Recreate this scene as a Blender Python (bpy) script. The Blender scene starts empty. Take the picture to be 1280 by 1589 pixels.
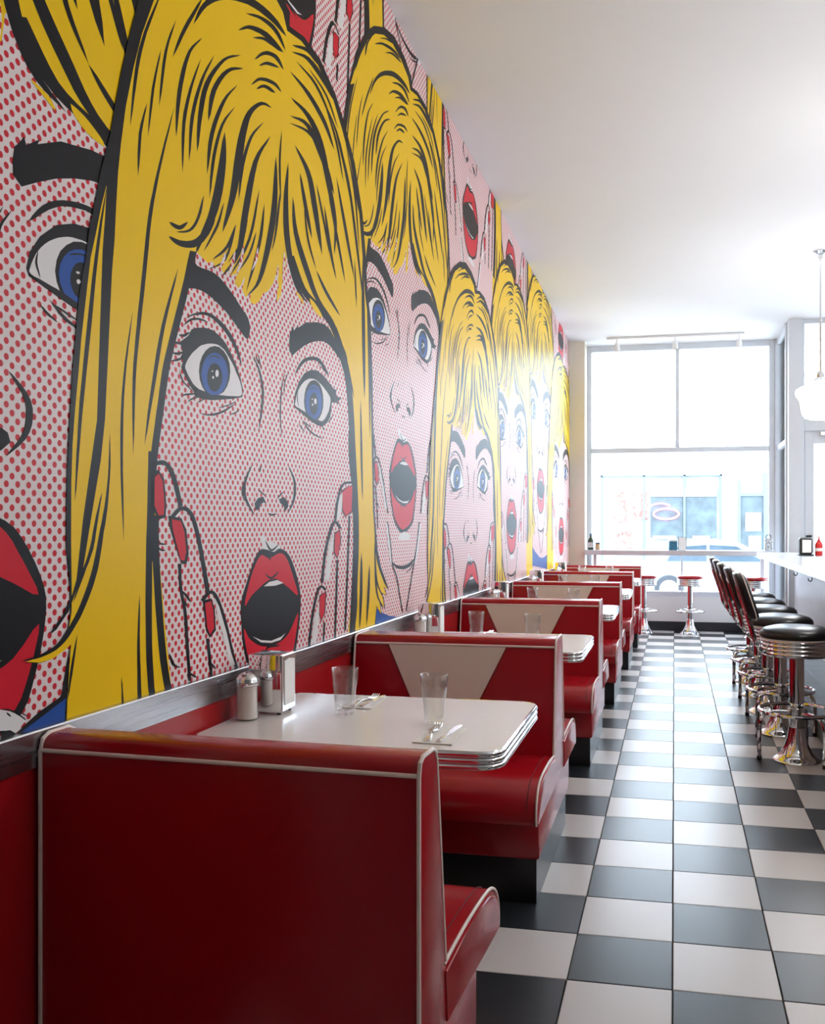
import bpy, bmesh, math, random
from mathutils import Vector, Matrix
random.seed(7)
S = bpy.context.scene
COL = S.collection
PI = math.pi

# ------------------------------------------------------------------ camera, sky, exposure
YAW = 0.1975
cam_data = bpy.data.cameras.new('camera')
cam_data.sensor_fit = 'VERTICAL'
cam_data.sensor_height = 36.0
cam_data.sensor_width = 36.0
cam_data.lens = 1399.2 * 36.0 / 1589.0
cam_data.shift_x = (640.0 - 766.4) / 1589.0
cam_data.shift_y = (817.2 - 794.5) / 1589.0
cam_data.clip_start = 0.05
cam_data.clip_end = 200.0
cam = bpy.data.objects.new('camera', cam_data)
COL.objects.link(cam)
cam.location = (0.0, 0.0, 1.3305)
cam.rotation_euler = (PI / 2, 0.0, YAW)
S.camera = cam

SKY_STRENGTH = 8.2
LAMP_STRENGTH = 13.5
EXPOSURE = 0.58
world = bpy.data.worlds.new('overcast_sky')
S.world = world
world.use_nodes = True
bg = world.node_tree.nodes['Background']
bg.inputs['Color'].default_value = (0.82, 0.91, 1.0, 1.0)
bg.inputs['Strength'].default_value = SKY_STRENGTH
S.view_settings.view_transform = 'Standard'
S.view_settings.look = 'None'
S.view_settings.exposure = EXPOSURE
S.view_settings.gamma = 1.0
S.view_settings.use_curve_mapping = False

# daylight portals in the street windows (they only guide sky sampling)
def portal(name, loc, sx, sy, rot):
    l = bpy.data.lights.new(name, 'AREA')
    l.shape = 'RECTANGLE'; l.size = sx; l.size_y = sy
    l.cycles.is_portal = True
    o = bpy.data.objects.new(name, l); COL.objects.link(o)
    o.location = loc; o.rotation_euler = rot
    return o
portal('daylight_portal', (0.05, 11.95, 2.05), 2.5, 3.2, (-PI / 2, 0, 0))
portal('daylight_portal', (2.7, 11.0, 1.9), 2.6, 3.4, (-PI / 2, 0, 0))

# ------------------------------------------------------------------ materials
def new_mat(name):
    m = bpy.data.materials.new(name); m.use_nodes = True
    nt = m.node_tree
    return m, nt, nt.nodes['Principled BSDF']

def N(nt, kind, **kw):
    n = nt.nodes.new(kind)
    for k, v in kw.items():
        setattr(n, k, v)
    return n

def mat(name, col, rough=0.5, metal=0.0, spec=0.5, coat=0.0, var=0.05, scale=8.0, bump=0.0, bscale=120.0, emit=0.0, rvar=0.0, coatr=0.1):
    m, nt, b = new_mat(name)
    b.inputs['Roughness'].default_value = rough
    b.inputs['Metallic'].default_value = metal
    b.inputs['Specular IOR Level'].default_value = spec
    b.inputs['Coat Weight'].default_value = coat
    b.inputs['Coat Roughness'].default_value = coatr
    tc = N(nt, 'ShaderNodeTexCoord')
    if var > 0 or rvar > 0:
        no = N(nt, 'ShaderNodeTexNoise'); no.inputs['Scale'].default_value = scale; no.inputs['Detail'].default_value = 4
        nt.links.new(tc.outputs['Object'], no.inputs['Vector'])
        mr = N(nt, 'ShaderNodeMapRange')
        mr.inputs['From Min'].default_value = 0.25; mr.inputs['From Max'].default_value = 0.75
        mr.inputs['To Min'].default_value = 1 - var; mr.inputs['To Max'].default_value = 1 + var
        nt.links.new(no.outputs['Fac'], mr.inputs['Value'])
        vm = N(nt, 'ShaderNodeVectorMath', operation='SCALE')
        vm.inputs[0].default_value = col
        nt.links.new(mr.outputs['Result'], vm.inputs['Scale'])
        nt.links.new(vm.outputs['Vector'], b.inputs['Base Color'])
        if rvar > 0:
            m2 = N(nt, 'ShaderNodeMapRange')
            m2.inputs['From Min'].default_value = 0.3; m2.inputs['From Max'].default_value = 0.7
            m2.inputs['To Min'].default_value = rough - rvar; m2.inputs['To Max'].default_value = rough + rvar
            nt.links.new(no.outputs['Fac'], m2.inputs['Value']); nt.links.new(m2.outputs['Result'], b.inputs['Roughness'])
    else:
        b.inputs['Base Color'].default_value = (*col, 1)
    if bump > 0:
        n2 = N(nt, 'ShaderNodeTexNoise'); n2.inputs['Scale'].default_value = bscale; n2.inputs['Detail'].default_value = 3
        nt.links.new(tc.outputs['Object'], n2.inputs['Vector'])
        bp = N(nt, 'ShaderNodeBump'); bp.inputs['Strength'].default_value = bump; bp.inputs['Distance'].default_value = 0.002
        nt.links.new(n2.outputs['Fac'], bp.inputs['Height']); nt.links.new(bp.outputs['Normal'], b.inputs['Normal'])
    if emit > 0:
        b.inputs['Emission Color'].default_value = (*col, 1)
        b.inputs['Emission Strength'].default_value = emit
    return m

def glass_mat(name, tint=(1, 1, 1), refl=0.06):
    """thin pane: clear with a fresnel mirror"""
    m, nt, b = new_mat(name)
    nt.nodes.remove(b)
    out = nt.nodes['Material Output']
    tr = N(nt, 'ShaderNodeBsdfTransparent'); tr.inputs['Color'].default_value = (*tint, 1)
    gl = N(nt, 'ShaderNodeBsdfGlossy'); gl.inputs['Roughness'].default_value = 0.02
    fr = N(nt, 'ShaderNodeFresnel'); fr.inputs['IOR'].default_value = 1.18
    mx = N(nt, 'ShaderNodeMixShader')
    nt.links.new(fr.outputs['Fac'], mx.inputs['Fac']); nt.links.new(tr.outputs['BSDF'], mx.inputs[1]); nt.links.new(gl.outputs['BSDF'], mx.inputs[2])
    nt.links.new(mx.outputs['Shader'], out.inputs['Surface'])
    return m

def tumbler_mat(name):
    """clear glassware: see-through with fresnel reflections that brighten the rims"""
    m, nt, b = new_mat(name)
    nt.nodes.remove(b)
    out = nt.nodes['Material Output']
    tr = N(nt, 'ShaderNodeBsdfTransparent'); tr.inputs['Color'].default_value = (0.972, 0.978, 0.98, 1)
    gs = N(nt, 'ShaderNodeBsdfGlossy'); gs.inputs['Roughness'].default_value = 0.04
    lw = N(nt, 'ShaderNodeLayerWeight'); lw.inputs['Blend'].default_value = 0.5
    pw = N(nt, 'ShaderNodeMath', operation='POWER'); pw.inputs[1].default_value = 2.0
    ma = N(nt, 'ShaderNodeMath', operation='MULTIPLY_ADD'); ma.inputs[1].default_value = 0.62; ma.inputs[2].default_value = 0.055
    mx = N(nt, 'ShaderNodeMixShader')
    nt.links.new(lw.outputs['Facing'], pw.inputs[0]); nt.links.new(pw.outputs['Value'], ma.inputs[0])
    nt.links.new(ma.outputs['Value'], mx.inputs['Fac']); nt.links.new(tr.outputs['BSDF'], mx.inputs[1]); nt.links.new(gs.outputs['BSDF'], mx.inputs[2])
    nt.links.new(mx.outputs['Shader'], out.inputs['Surface'])
    return m

def dots_mat(name, period=0.0318, radius=0.0069):
    """halftone print: staggered red dots on pale pink paper (Y-Z plane of the wall)"""
    m, nt, b = new_mat(name)
    b.inputs['Roughness'].default_value = 0.37
    b.inputs['Specular IOR Level'].default_value = 0.12
    tc = N(nt, 'ShaderNodeTexCoord')
    def lattice(off):
        add = N(nt, 'ShaderNodeVectorMath', operation='ADD'); add.inputs[1].default_value = (0, off, off)
        nt.links.new(tc.outputs['Object'], add.inputs[0])
        sc = N(nt, 'ShaderNodeVectorMath', operation='SCALE'); sc.inputs['Scale'].default_value = 1 / period
        nt.links.new(add.outputs['Vector'], sc.inputs[0])
        fr = N(nt, 'ShaderNodeVectorMath', operation='FRACTION'); nt.links.new(sc.outputs['Vector'], fr.inputs[0])
        sb = N(nt, 'ShaderNodeVectorMath', operation='SUBTRACT'); sb.inputs[1].default_value = (0.5, 0.5, 0.5)
        nt.links.new(fr.outputs['Vector'], sb.inputs[0])
        mu = N(nt, 'ShaderNodeVectorMath', operation='MULTIPLY'); mu.inputs[1].default_value = (0, 1, 1)
        nt.links.new(sb.outputs['Vector'], mu.inputs[0])
        ln = N(nt, 'ShaderNodeVectorMath', operation='LENGTH'); nt.links.new(mu.outputs['Vector'], ln.inputs[0])
        return ln.outputs['Value']
    a, c = lattice(10.0), lattice(10.0 + period / 2)
    mn = N(nt, 'ShaderNodeMath', operation='MINIMUM'); nt.links.new(a, mn.inputs[0]); nt.links.new(c, mn.inputs[1])
    lt = N(nt, 'ShaderNodeMath', operation='LESS_THAN'); lt.inputs[1].default_value = radius / period
    nt.links.new(mn.outputs['Value'], lt.inputs[0])
    mx = N(nt, 'ShaderNodeMix', data_type='RGBA')
    mx.inputs['A'].default_value = (0.80, 0.70, 0.69, 1); mx.inputs['B'].default_value = (0.60, 0.022, 0.035, 1)
    nt.links.new(lt.outputs['Value'], mx.inputs['Factor']); nt.links.new(mx.outputs['Result'], b.inputs['Base Color'])
    return m

def checker_mat(name):
    m, nt, b = new_mat(name)
    b.inputs['Roughness'].default_value = 0.25
    tc = N(nt, 'ShaderNodeTexCoord')
    ck = N(nt, 'ShaderNodeTexChecker'); ck.inputs['Scale'].default_value = 1 / 0.3048
    mp = N(nt, 'ShaderNodeVectorMath', operation='ADD'); mp.inputs[1].default_value = (0.00558, -2.63987, 0.05)
    nt.links.new(tc.outputs['Object'], mp.inputs[0]); nt.links.new(mp.outputs['Vector'], ck.inputs['Vector'])
    ck.inputs['Color1'].default_value = (0.02, 0.022, 0.025, 1); ck.inputs['Color2'].default_value = (0.66, 0.63, 0.61, 1)
    nt.links.new(ck.outputs['Color'], b.inputs['Base Color'])
    return m

def brushed_mat(name, col, rough, stretch=(1, 1, 1), amt=0.05):
    m, nt, b = new_mat(name)
    b.inputs['Base Color'].default_value = (*col, 1); b.inputs['Metallic'].default_value = 1.0
    tc = N(nt, 'ShaderNodeTexCoord'); mp = N(nt, 'ShaderNodeMapping'); mp.inputs['Scale'].default_value = stretch
    no = N(nt, 'ShaderNodeTexNoise'); no.inputs['Scale'].default_value = 6.0
    nt.links.new(tc.outputs['Object'], mp.inputs['Vector']); nt.links.new(mp.outputs['Vector'], no.inputs['Vector'])
    mr = N(nt, 'ShaderNodeMapRange'); mr.inputs['To Min'].default_value = rough - amt; mr.inputs['To Max'].default_value = rough + amt
    nt.links.new(no.outputs['Fac'], mr.inputs['Value']); nt.links.new(mr.outputs['Result'], b.inputs['Roughness'])
    return m

M = {}
M['vinyl'] = mat('red_vinyl', (0.37, 0.002, 0.009), 0.24, spec=0.5, var=0.05, scale=5, bump=0.05, bscale=260)
M['piping'] = mat('cream_piping', (0.86, 0.75, 0.69), 0.4, var=0.04)
M['cream'] = mat('cream_vinyl', (0.80, 0.68, 0.57), 0.38, var=0.03, scale=4, bump=0.08, bscale=260)
M['seam'] = mat('dark_red_seam', (0.10, 0.004, 0.006), 0.6)
M['toe'] = mat('black_toe_kick', (0.012, 0.013, 0.015), 0.32, var=0.1, scale=14)
M['laminate'] = mat('white_laminate', (0.80, 0.76, 0.73), 0.22, spec=0.5, var=0.015, scale=30)
M['chrome'] = mat('chrome', (0.82, 0.83, 0.85), 0.07, metal=1.0, var=0.02)
M['steel'] = brushed_mat('brushed_steel', (0.44, 0.44, 0.47), 0.27, (1, 0.15, 40), 0.03)
M['steel_edge'] = mat('polished_steel_edge', (0.85, 0.87, 0.9), 0.2, metal=1.0, var=0)
M['wallpanel'] = mat('red_wall_panel', (0.42, 0.007, 0.012), 0.35, var=0.05, bump=0.06)
M['wall'] = mat('white_wall_paint', (0.86, 0.86, 0.86), 0.6, var=0.02, scale=2)
M['wall_dark'] = mat('bounce_cut_wall', (0.16, 0.15, 0.15), 0.6, var=0.03)  # invented dark tone for the unseen back wall, cuts bounced light
M['ceil'] = mat('ceiling_paint', (0.82, 0.82, 0.83), 0.75, var=0.012, scale=1.2)
M['cream_wall'] = mat('cream_wall_paint', (0.80, 0.74, 0.62), 0.55, var=0.02)
M['trimwhite'] = mat('white_metal_frame', (0.66, 0.69, 0.74), 0.4, var=0.02)
M['black'] = mat('black_baseboard', (0.018, 0.02, 0.026), 0.4, var=0.05)
M['grout'] = mat('dark_grout', (0.045, 0.045, 0.048), 0.8, var=0.1, scale=40)
M['tile_b'] = mat('black_tile', (0.021, 0.026, 0.031), 0.31, spec=0.42, var=0.10, scale=4)
M['tile_w'] = mat('white_tile', (0.70, 0.66, 0.64), 0.30, spec=0.42, var=0.015, scale=4)
M['checker'] = checker_mat('checker_tiles')
M['slate'] = mat('dark_slate_tile', (0.045, 0.055, 0.065), 0.3, var=0.15, scale=6)
M['bvinyl'] = mat('black_vinyl', (0.012, 0.012, 0.014), 0.3, var=0.05, bump=0.06, bscale=260)
M['counter_panel'] = mat('counter_panel', (0.42, 0.40, 0.43), 0.35, var=0.06, scale=6)
M['ctop'] = mat('pale_counter_top', (0.74, 0.76, 0.80), 0.2, var=0.02)
M['dark'] = mat('dark_plastic', (0.02, 0.02, 0.022), 0.4)
M['paper'] = mat('white_paper', (0.90, 0.88, 0.85), 0.8, var=0.02)
M['redplastic'] = mat('red_plastic', (0.6, 0.02, 0.02), 0.3)
M['sugar'] = mat('white_sugar', (0.82, 0.74, 0.68), 0.8, var=0.03, scale=90, bump=0.3, bscale=500)
M['glass'] = tumbler_mat('tumbler_glass')
M['pane'] = glass_mat('window_glass', (0.96, 0.985, 1.0))
M['milk'] = mat('lit_milk_glass', (1.0, 0.985, 0.97), 0.3, var=0.0, emit=LAMP_STRENGTH)
M['white'] = mat('white_plastic', (0.85, 0.85, 0.86), 0.4)
M['ink'] = mat('print_black', (0.009, 0.008, 0.010), 0.37, spec=0.10, var=0)
M['yellow'] = mat('print_yellow', (0.90, 0.57, 0.002), 0.37, spec=0.10, var=0)
M['pred'] = mat('print_red', (0.66, 0.012, 0.03), 0.37, spec=0.10, var=0)
M['pblue'] = mat('print_blue', (0.022, 0.085, 0.36), 0.37, spec=0.10, var=0)
M['pwhite'] = mat('print_white', (0.80, 0.76, 0.75), 0.37, spec=0.10, var=0)
M['dots'] = dots_mat('print_halftone_dots')
INKS = {'ink': 'ink', 'yellow': 'yellow', 'dots': 'dots', 'red': 'pred', 'blue': 'pblue', 'white': 'pwhite'}

# ------------------------------------------------------------------ mesh helpers
def obj(name, bm, m, parent=None, smooth=False, loc=None):
    me = bpy.data.meshes.new(name)
    bmesh.ops.recalc_face_normals(bm, faces=bm.faces)
    bm.to_mesh(me); bm.free()
    for mm in (m if isinstance(m, (list, tuple)) else [m]):
        me.materials.append(M[mm] if isinstance(mm, str) else mm)
    if smooth:
        me.shade_smooth()
        if smooth != 'full':
            me.set_sharp_from_angle(angle=math.radians(38))
    o = bpy.data.objects.new(name, me); COL.objects.link(o)
    if loc is not None:
        o.location = loc
    if parent is not None:
        o.parent = parent
    return o

def thing(name, label, cat, loc=(0, 0, 0), rotz=0.0, group=None, kind=None):
    o = bpy.data.objects.new(name, None); COL.objects.link(o)
    o.empty_display_size = 0.1
    o.location = loc; o.rotation_euler = (0, 0, rotz)
    tag(o, label, cat, group, kind)
    return o

def tag(o, label=None, cat=None, group=None, kind=None):
    if label: o['label'] = label
    if cat: o['category'] = cat
    if group: o['group'] = group
    if kind: o['kind'] = kind
    return o

def struct(name, bm, m, parent=None, label=None, smooth=False):
    o = obj(name, bm, m, parent, smooth)
    if parent is None:
        o['kind'] = 'structure'
        if label: o['label'] = label
    return o

def copy_tree(o, parent=None):
    c = o.copy(); COL.objects.link(c)
    c.parent = parent
    for ch in o.children:
        copy_tree(ch, c)
    return c

def box(bm, x0, x1, y0, y1, z0, z1, r=0.0, seg=2, mi=0):
    v = [bm.verts.new((x, y, z)) for z in (z0, z1) for y in (y0, y1) for x in (x0, x1)]
    fs = [bm.faces.new([v[i] for i in f]) for f in ((0, 2, 3, 1), (4, 5, 7, 6), (0, 1, 5, 4), (2, 6, 7, 3), (0, 4, 6, 2), (1, 3, 7, 5))]
    for f in fs: f.material_index = mi
    if r > 0:
        es = list({e for f in fs for e in f.edges})
        bmesh.ops.bevel(bm, geom=es, offset=r, segments=seg, affect='EDGES', profile=0.5)
    return fs

def B(*a, **k):
    bm = bmesh.new(); box(bm, *a, **k); return bm

def spline(pts, n=6, closed=False):
    pts = [Vector(p) for p in pts]; out = []; L = len(pts)
    for i in range(L if closed else L - 1):
        if closed:
            a, b, c, d = pts[i - 1], pts[i], pts[(i + 1) % L], pts[(i + 2) % L]
        else:
            b, c = pts[i], pts[i + 1]
            a = pts[i - 1] if i else 2 * b - c
            d = pts[i + 2] if i + 2 < L else 2 * c - b
        for k in range(n):
            t = k / n
            out.append(0.5 * (2 * b + (c - a) * t + (2 * a - 5 * b + 4 * c - d) * t * t + (3 * b - a - 3 * c + d) * t ** 3))
    if not closed: out.append(pts[-1])
    return out

def tube(bm, pts, r, seg=8, closed=False, cap=True, mi=0):
    pts = [Vector(p) for p in pts]; L = len(pts); rings = []
    prev = None
    for i, p in enumerate(pts):
        if closed: t = pts[(i + 1) % L] - pts[i - 1]
        else: t = pts[min(i + 1, L - 1)] - pts[max(i - 1, 0)]
        t = t.normalized() if t.length > 1e-9 else Vector((0, 0, 1))
        if prev is None:
            up = Vector((0, 0, 1)) if abs(t.z) < 0.9 else Vector((1, 0, 0))
            n = t.cross(up).normalized()
        else:
            n = (prev - t * prev.dot(t)).normalized()
        prev = n
        b = t.cross(n)
        rr = r[i] if isinstance(r, (list, tuple)) else r
        rings.append([bm.verts.new(p + (n * math.cos(2 * PI * k / seg) + b * math.sin(2 * PI * k / seg)) * rr) for k in range(seg)])
    for i in range(L if closed else L - 1):
        a, c = rings[i], rings[(i + 1) % L]
        for k in range(seg):
            f = bm.faces.new((a[k], a[(k + 1) % seg], c[(k + 1) % seg], c[k])); f.material_index = mi
    if cap and not closed:
        bm.faces.new(rings[0][::-1]).material_index = mi; bm.faces.new(rings[-1]).material_index = mi

def TUBE(*a, **k):
    bm = bmesh.new(); tube(bm, *a, **k); return bm

def lathe(bm, prof, seg=24, cx=0, cy=0, mi=0, close=False):
    rings = []
    for r, z in prof:
        if r < 1e-6: rings.append([bm.verts.new((cx, cy, z))])
        else: rings.append([bm.verts.new((cx + r * math.cos(2 * PI * k / seg), cy + r * math.sin(2 * PI * k / seg), z)) for k in range(seg)])
    pairs = list(zip(rings, rings[1:]))
    if close: pairs.append((rings[-1], rings[0]))
    for a, c in pairs:
        for k in range(seg):
            k2 = (k + 1) % seg
            if len(a) == 1 and len(c) == 1: continue
            if len(a) == 1: f = bm.faces.new((a[0], c[k2], c[k]))
            elif len(c) == 1: f = bm.faces.new((a[k], a[k2], c[0]))
            else: f = bm.faces.new((a[k], a[k2], c[k2], c[k]))
            f.material_index = mi

def LATHE(*a, **k):
    bm = bmesh.new(); lathe(bm, *a, **k); return bm

def prism(bm, prof, a0, a1, axis='X', r=0.0, seg=2, mi=0):
    """extrude a closed profile; axis X: profile is (y,z)  Y: (x,z)  Z: (x,y)"""
    def pt(p, a):
        return {'X': (a, p[0], p[1]), 'Y': (p[0], a, p[1]), 'Z': (p[0], p[1], a)}[axis]
    v0 = [bm.verts.new(pt(p, a0)) for p in prof]; v1 = [bm.verts.new(pt(p, a1)) for p in prof]
    n = len(prof)
    fs = [bm.faces.new(v0[::-1]), bm.faces.new(v1)]
    for i in range(n):
        fs.append(bm.faces.new((v0[i], v0[(i + 1) % n], v1[(i + 1) % n], v1[i])))
    for f in fs: f.material_index = mi
    if r > 0:
        es = set(fs[0].edges) | set(fs[1].edges)
        bmesh.ops.bevel(bm, geom=list(es), offset=r, segments=seg, affect='EDGES', profile=0.5)

def PRISM(*a, **k):
    bm = bmesh.new(); prism(bm, *a, **k); return bm

def rrect(x0, x1, y0, y1, r, n=6):
    out = []
    for cx, cy, a0 in ((x1 - r, y1 - r, 0), (x0 + r, y1 - r, 90), (x0 + r, y0 + r, 180), (x1 - r, y0 + r, 270)):
        for k in range(n + 1):
            a = math.radians(a0 + 90 * k / n); out.append((cx + r * math.cos(a), cy + r * math.sin(a)))
    return out

def sweep_loop(bm, loop, prof, mi=0):
    """sweep a (outward offset, z) profile round a closed plan loop"""
    L = len(loop); rings = []
    for i in range(L):
        p = Vector(loop[i]); t = (Vector(loop[(i + 1) % L]) - Vector(loop[i - 1])).normalized()
        n = Vector((t.y, -t.x))
        rings.append([bm.verts.new((p.x + n.x * o, p.y + n.y * o, z)) for o, z in prof])
    for i in range(L):
        a, c = rings[i], rings[(i + 1) % L]
        for k in range(len(prof) - 1):
            bm.faces.new((a[k], c[k], c[k + 1], a[k + 1])).material_index = mi

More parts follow.
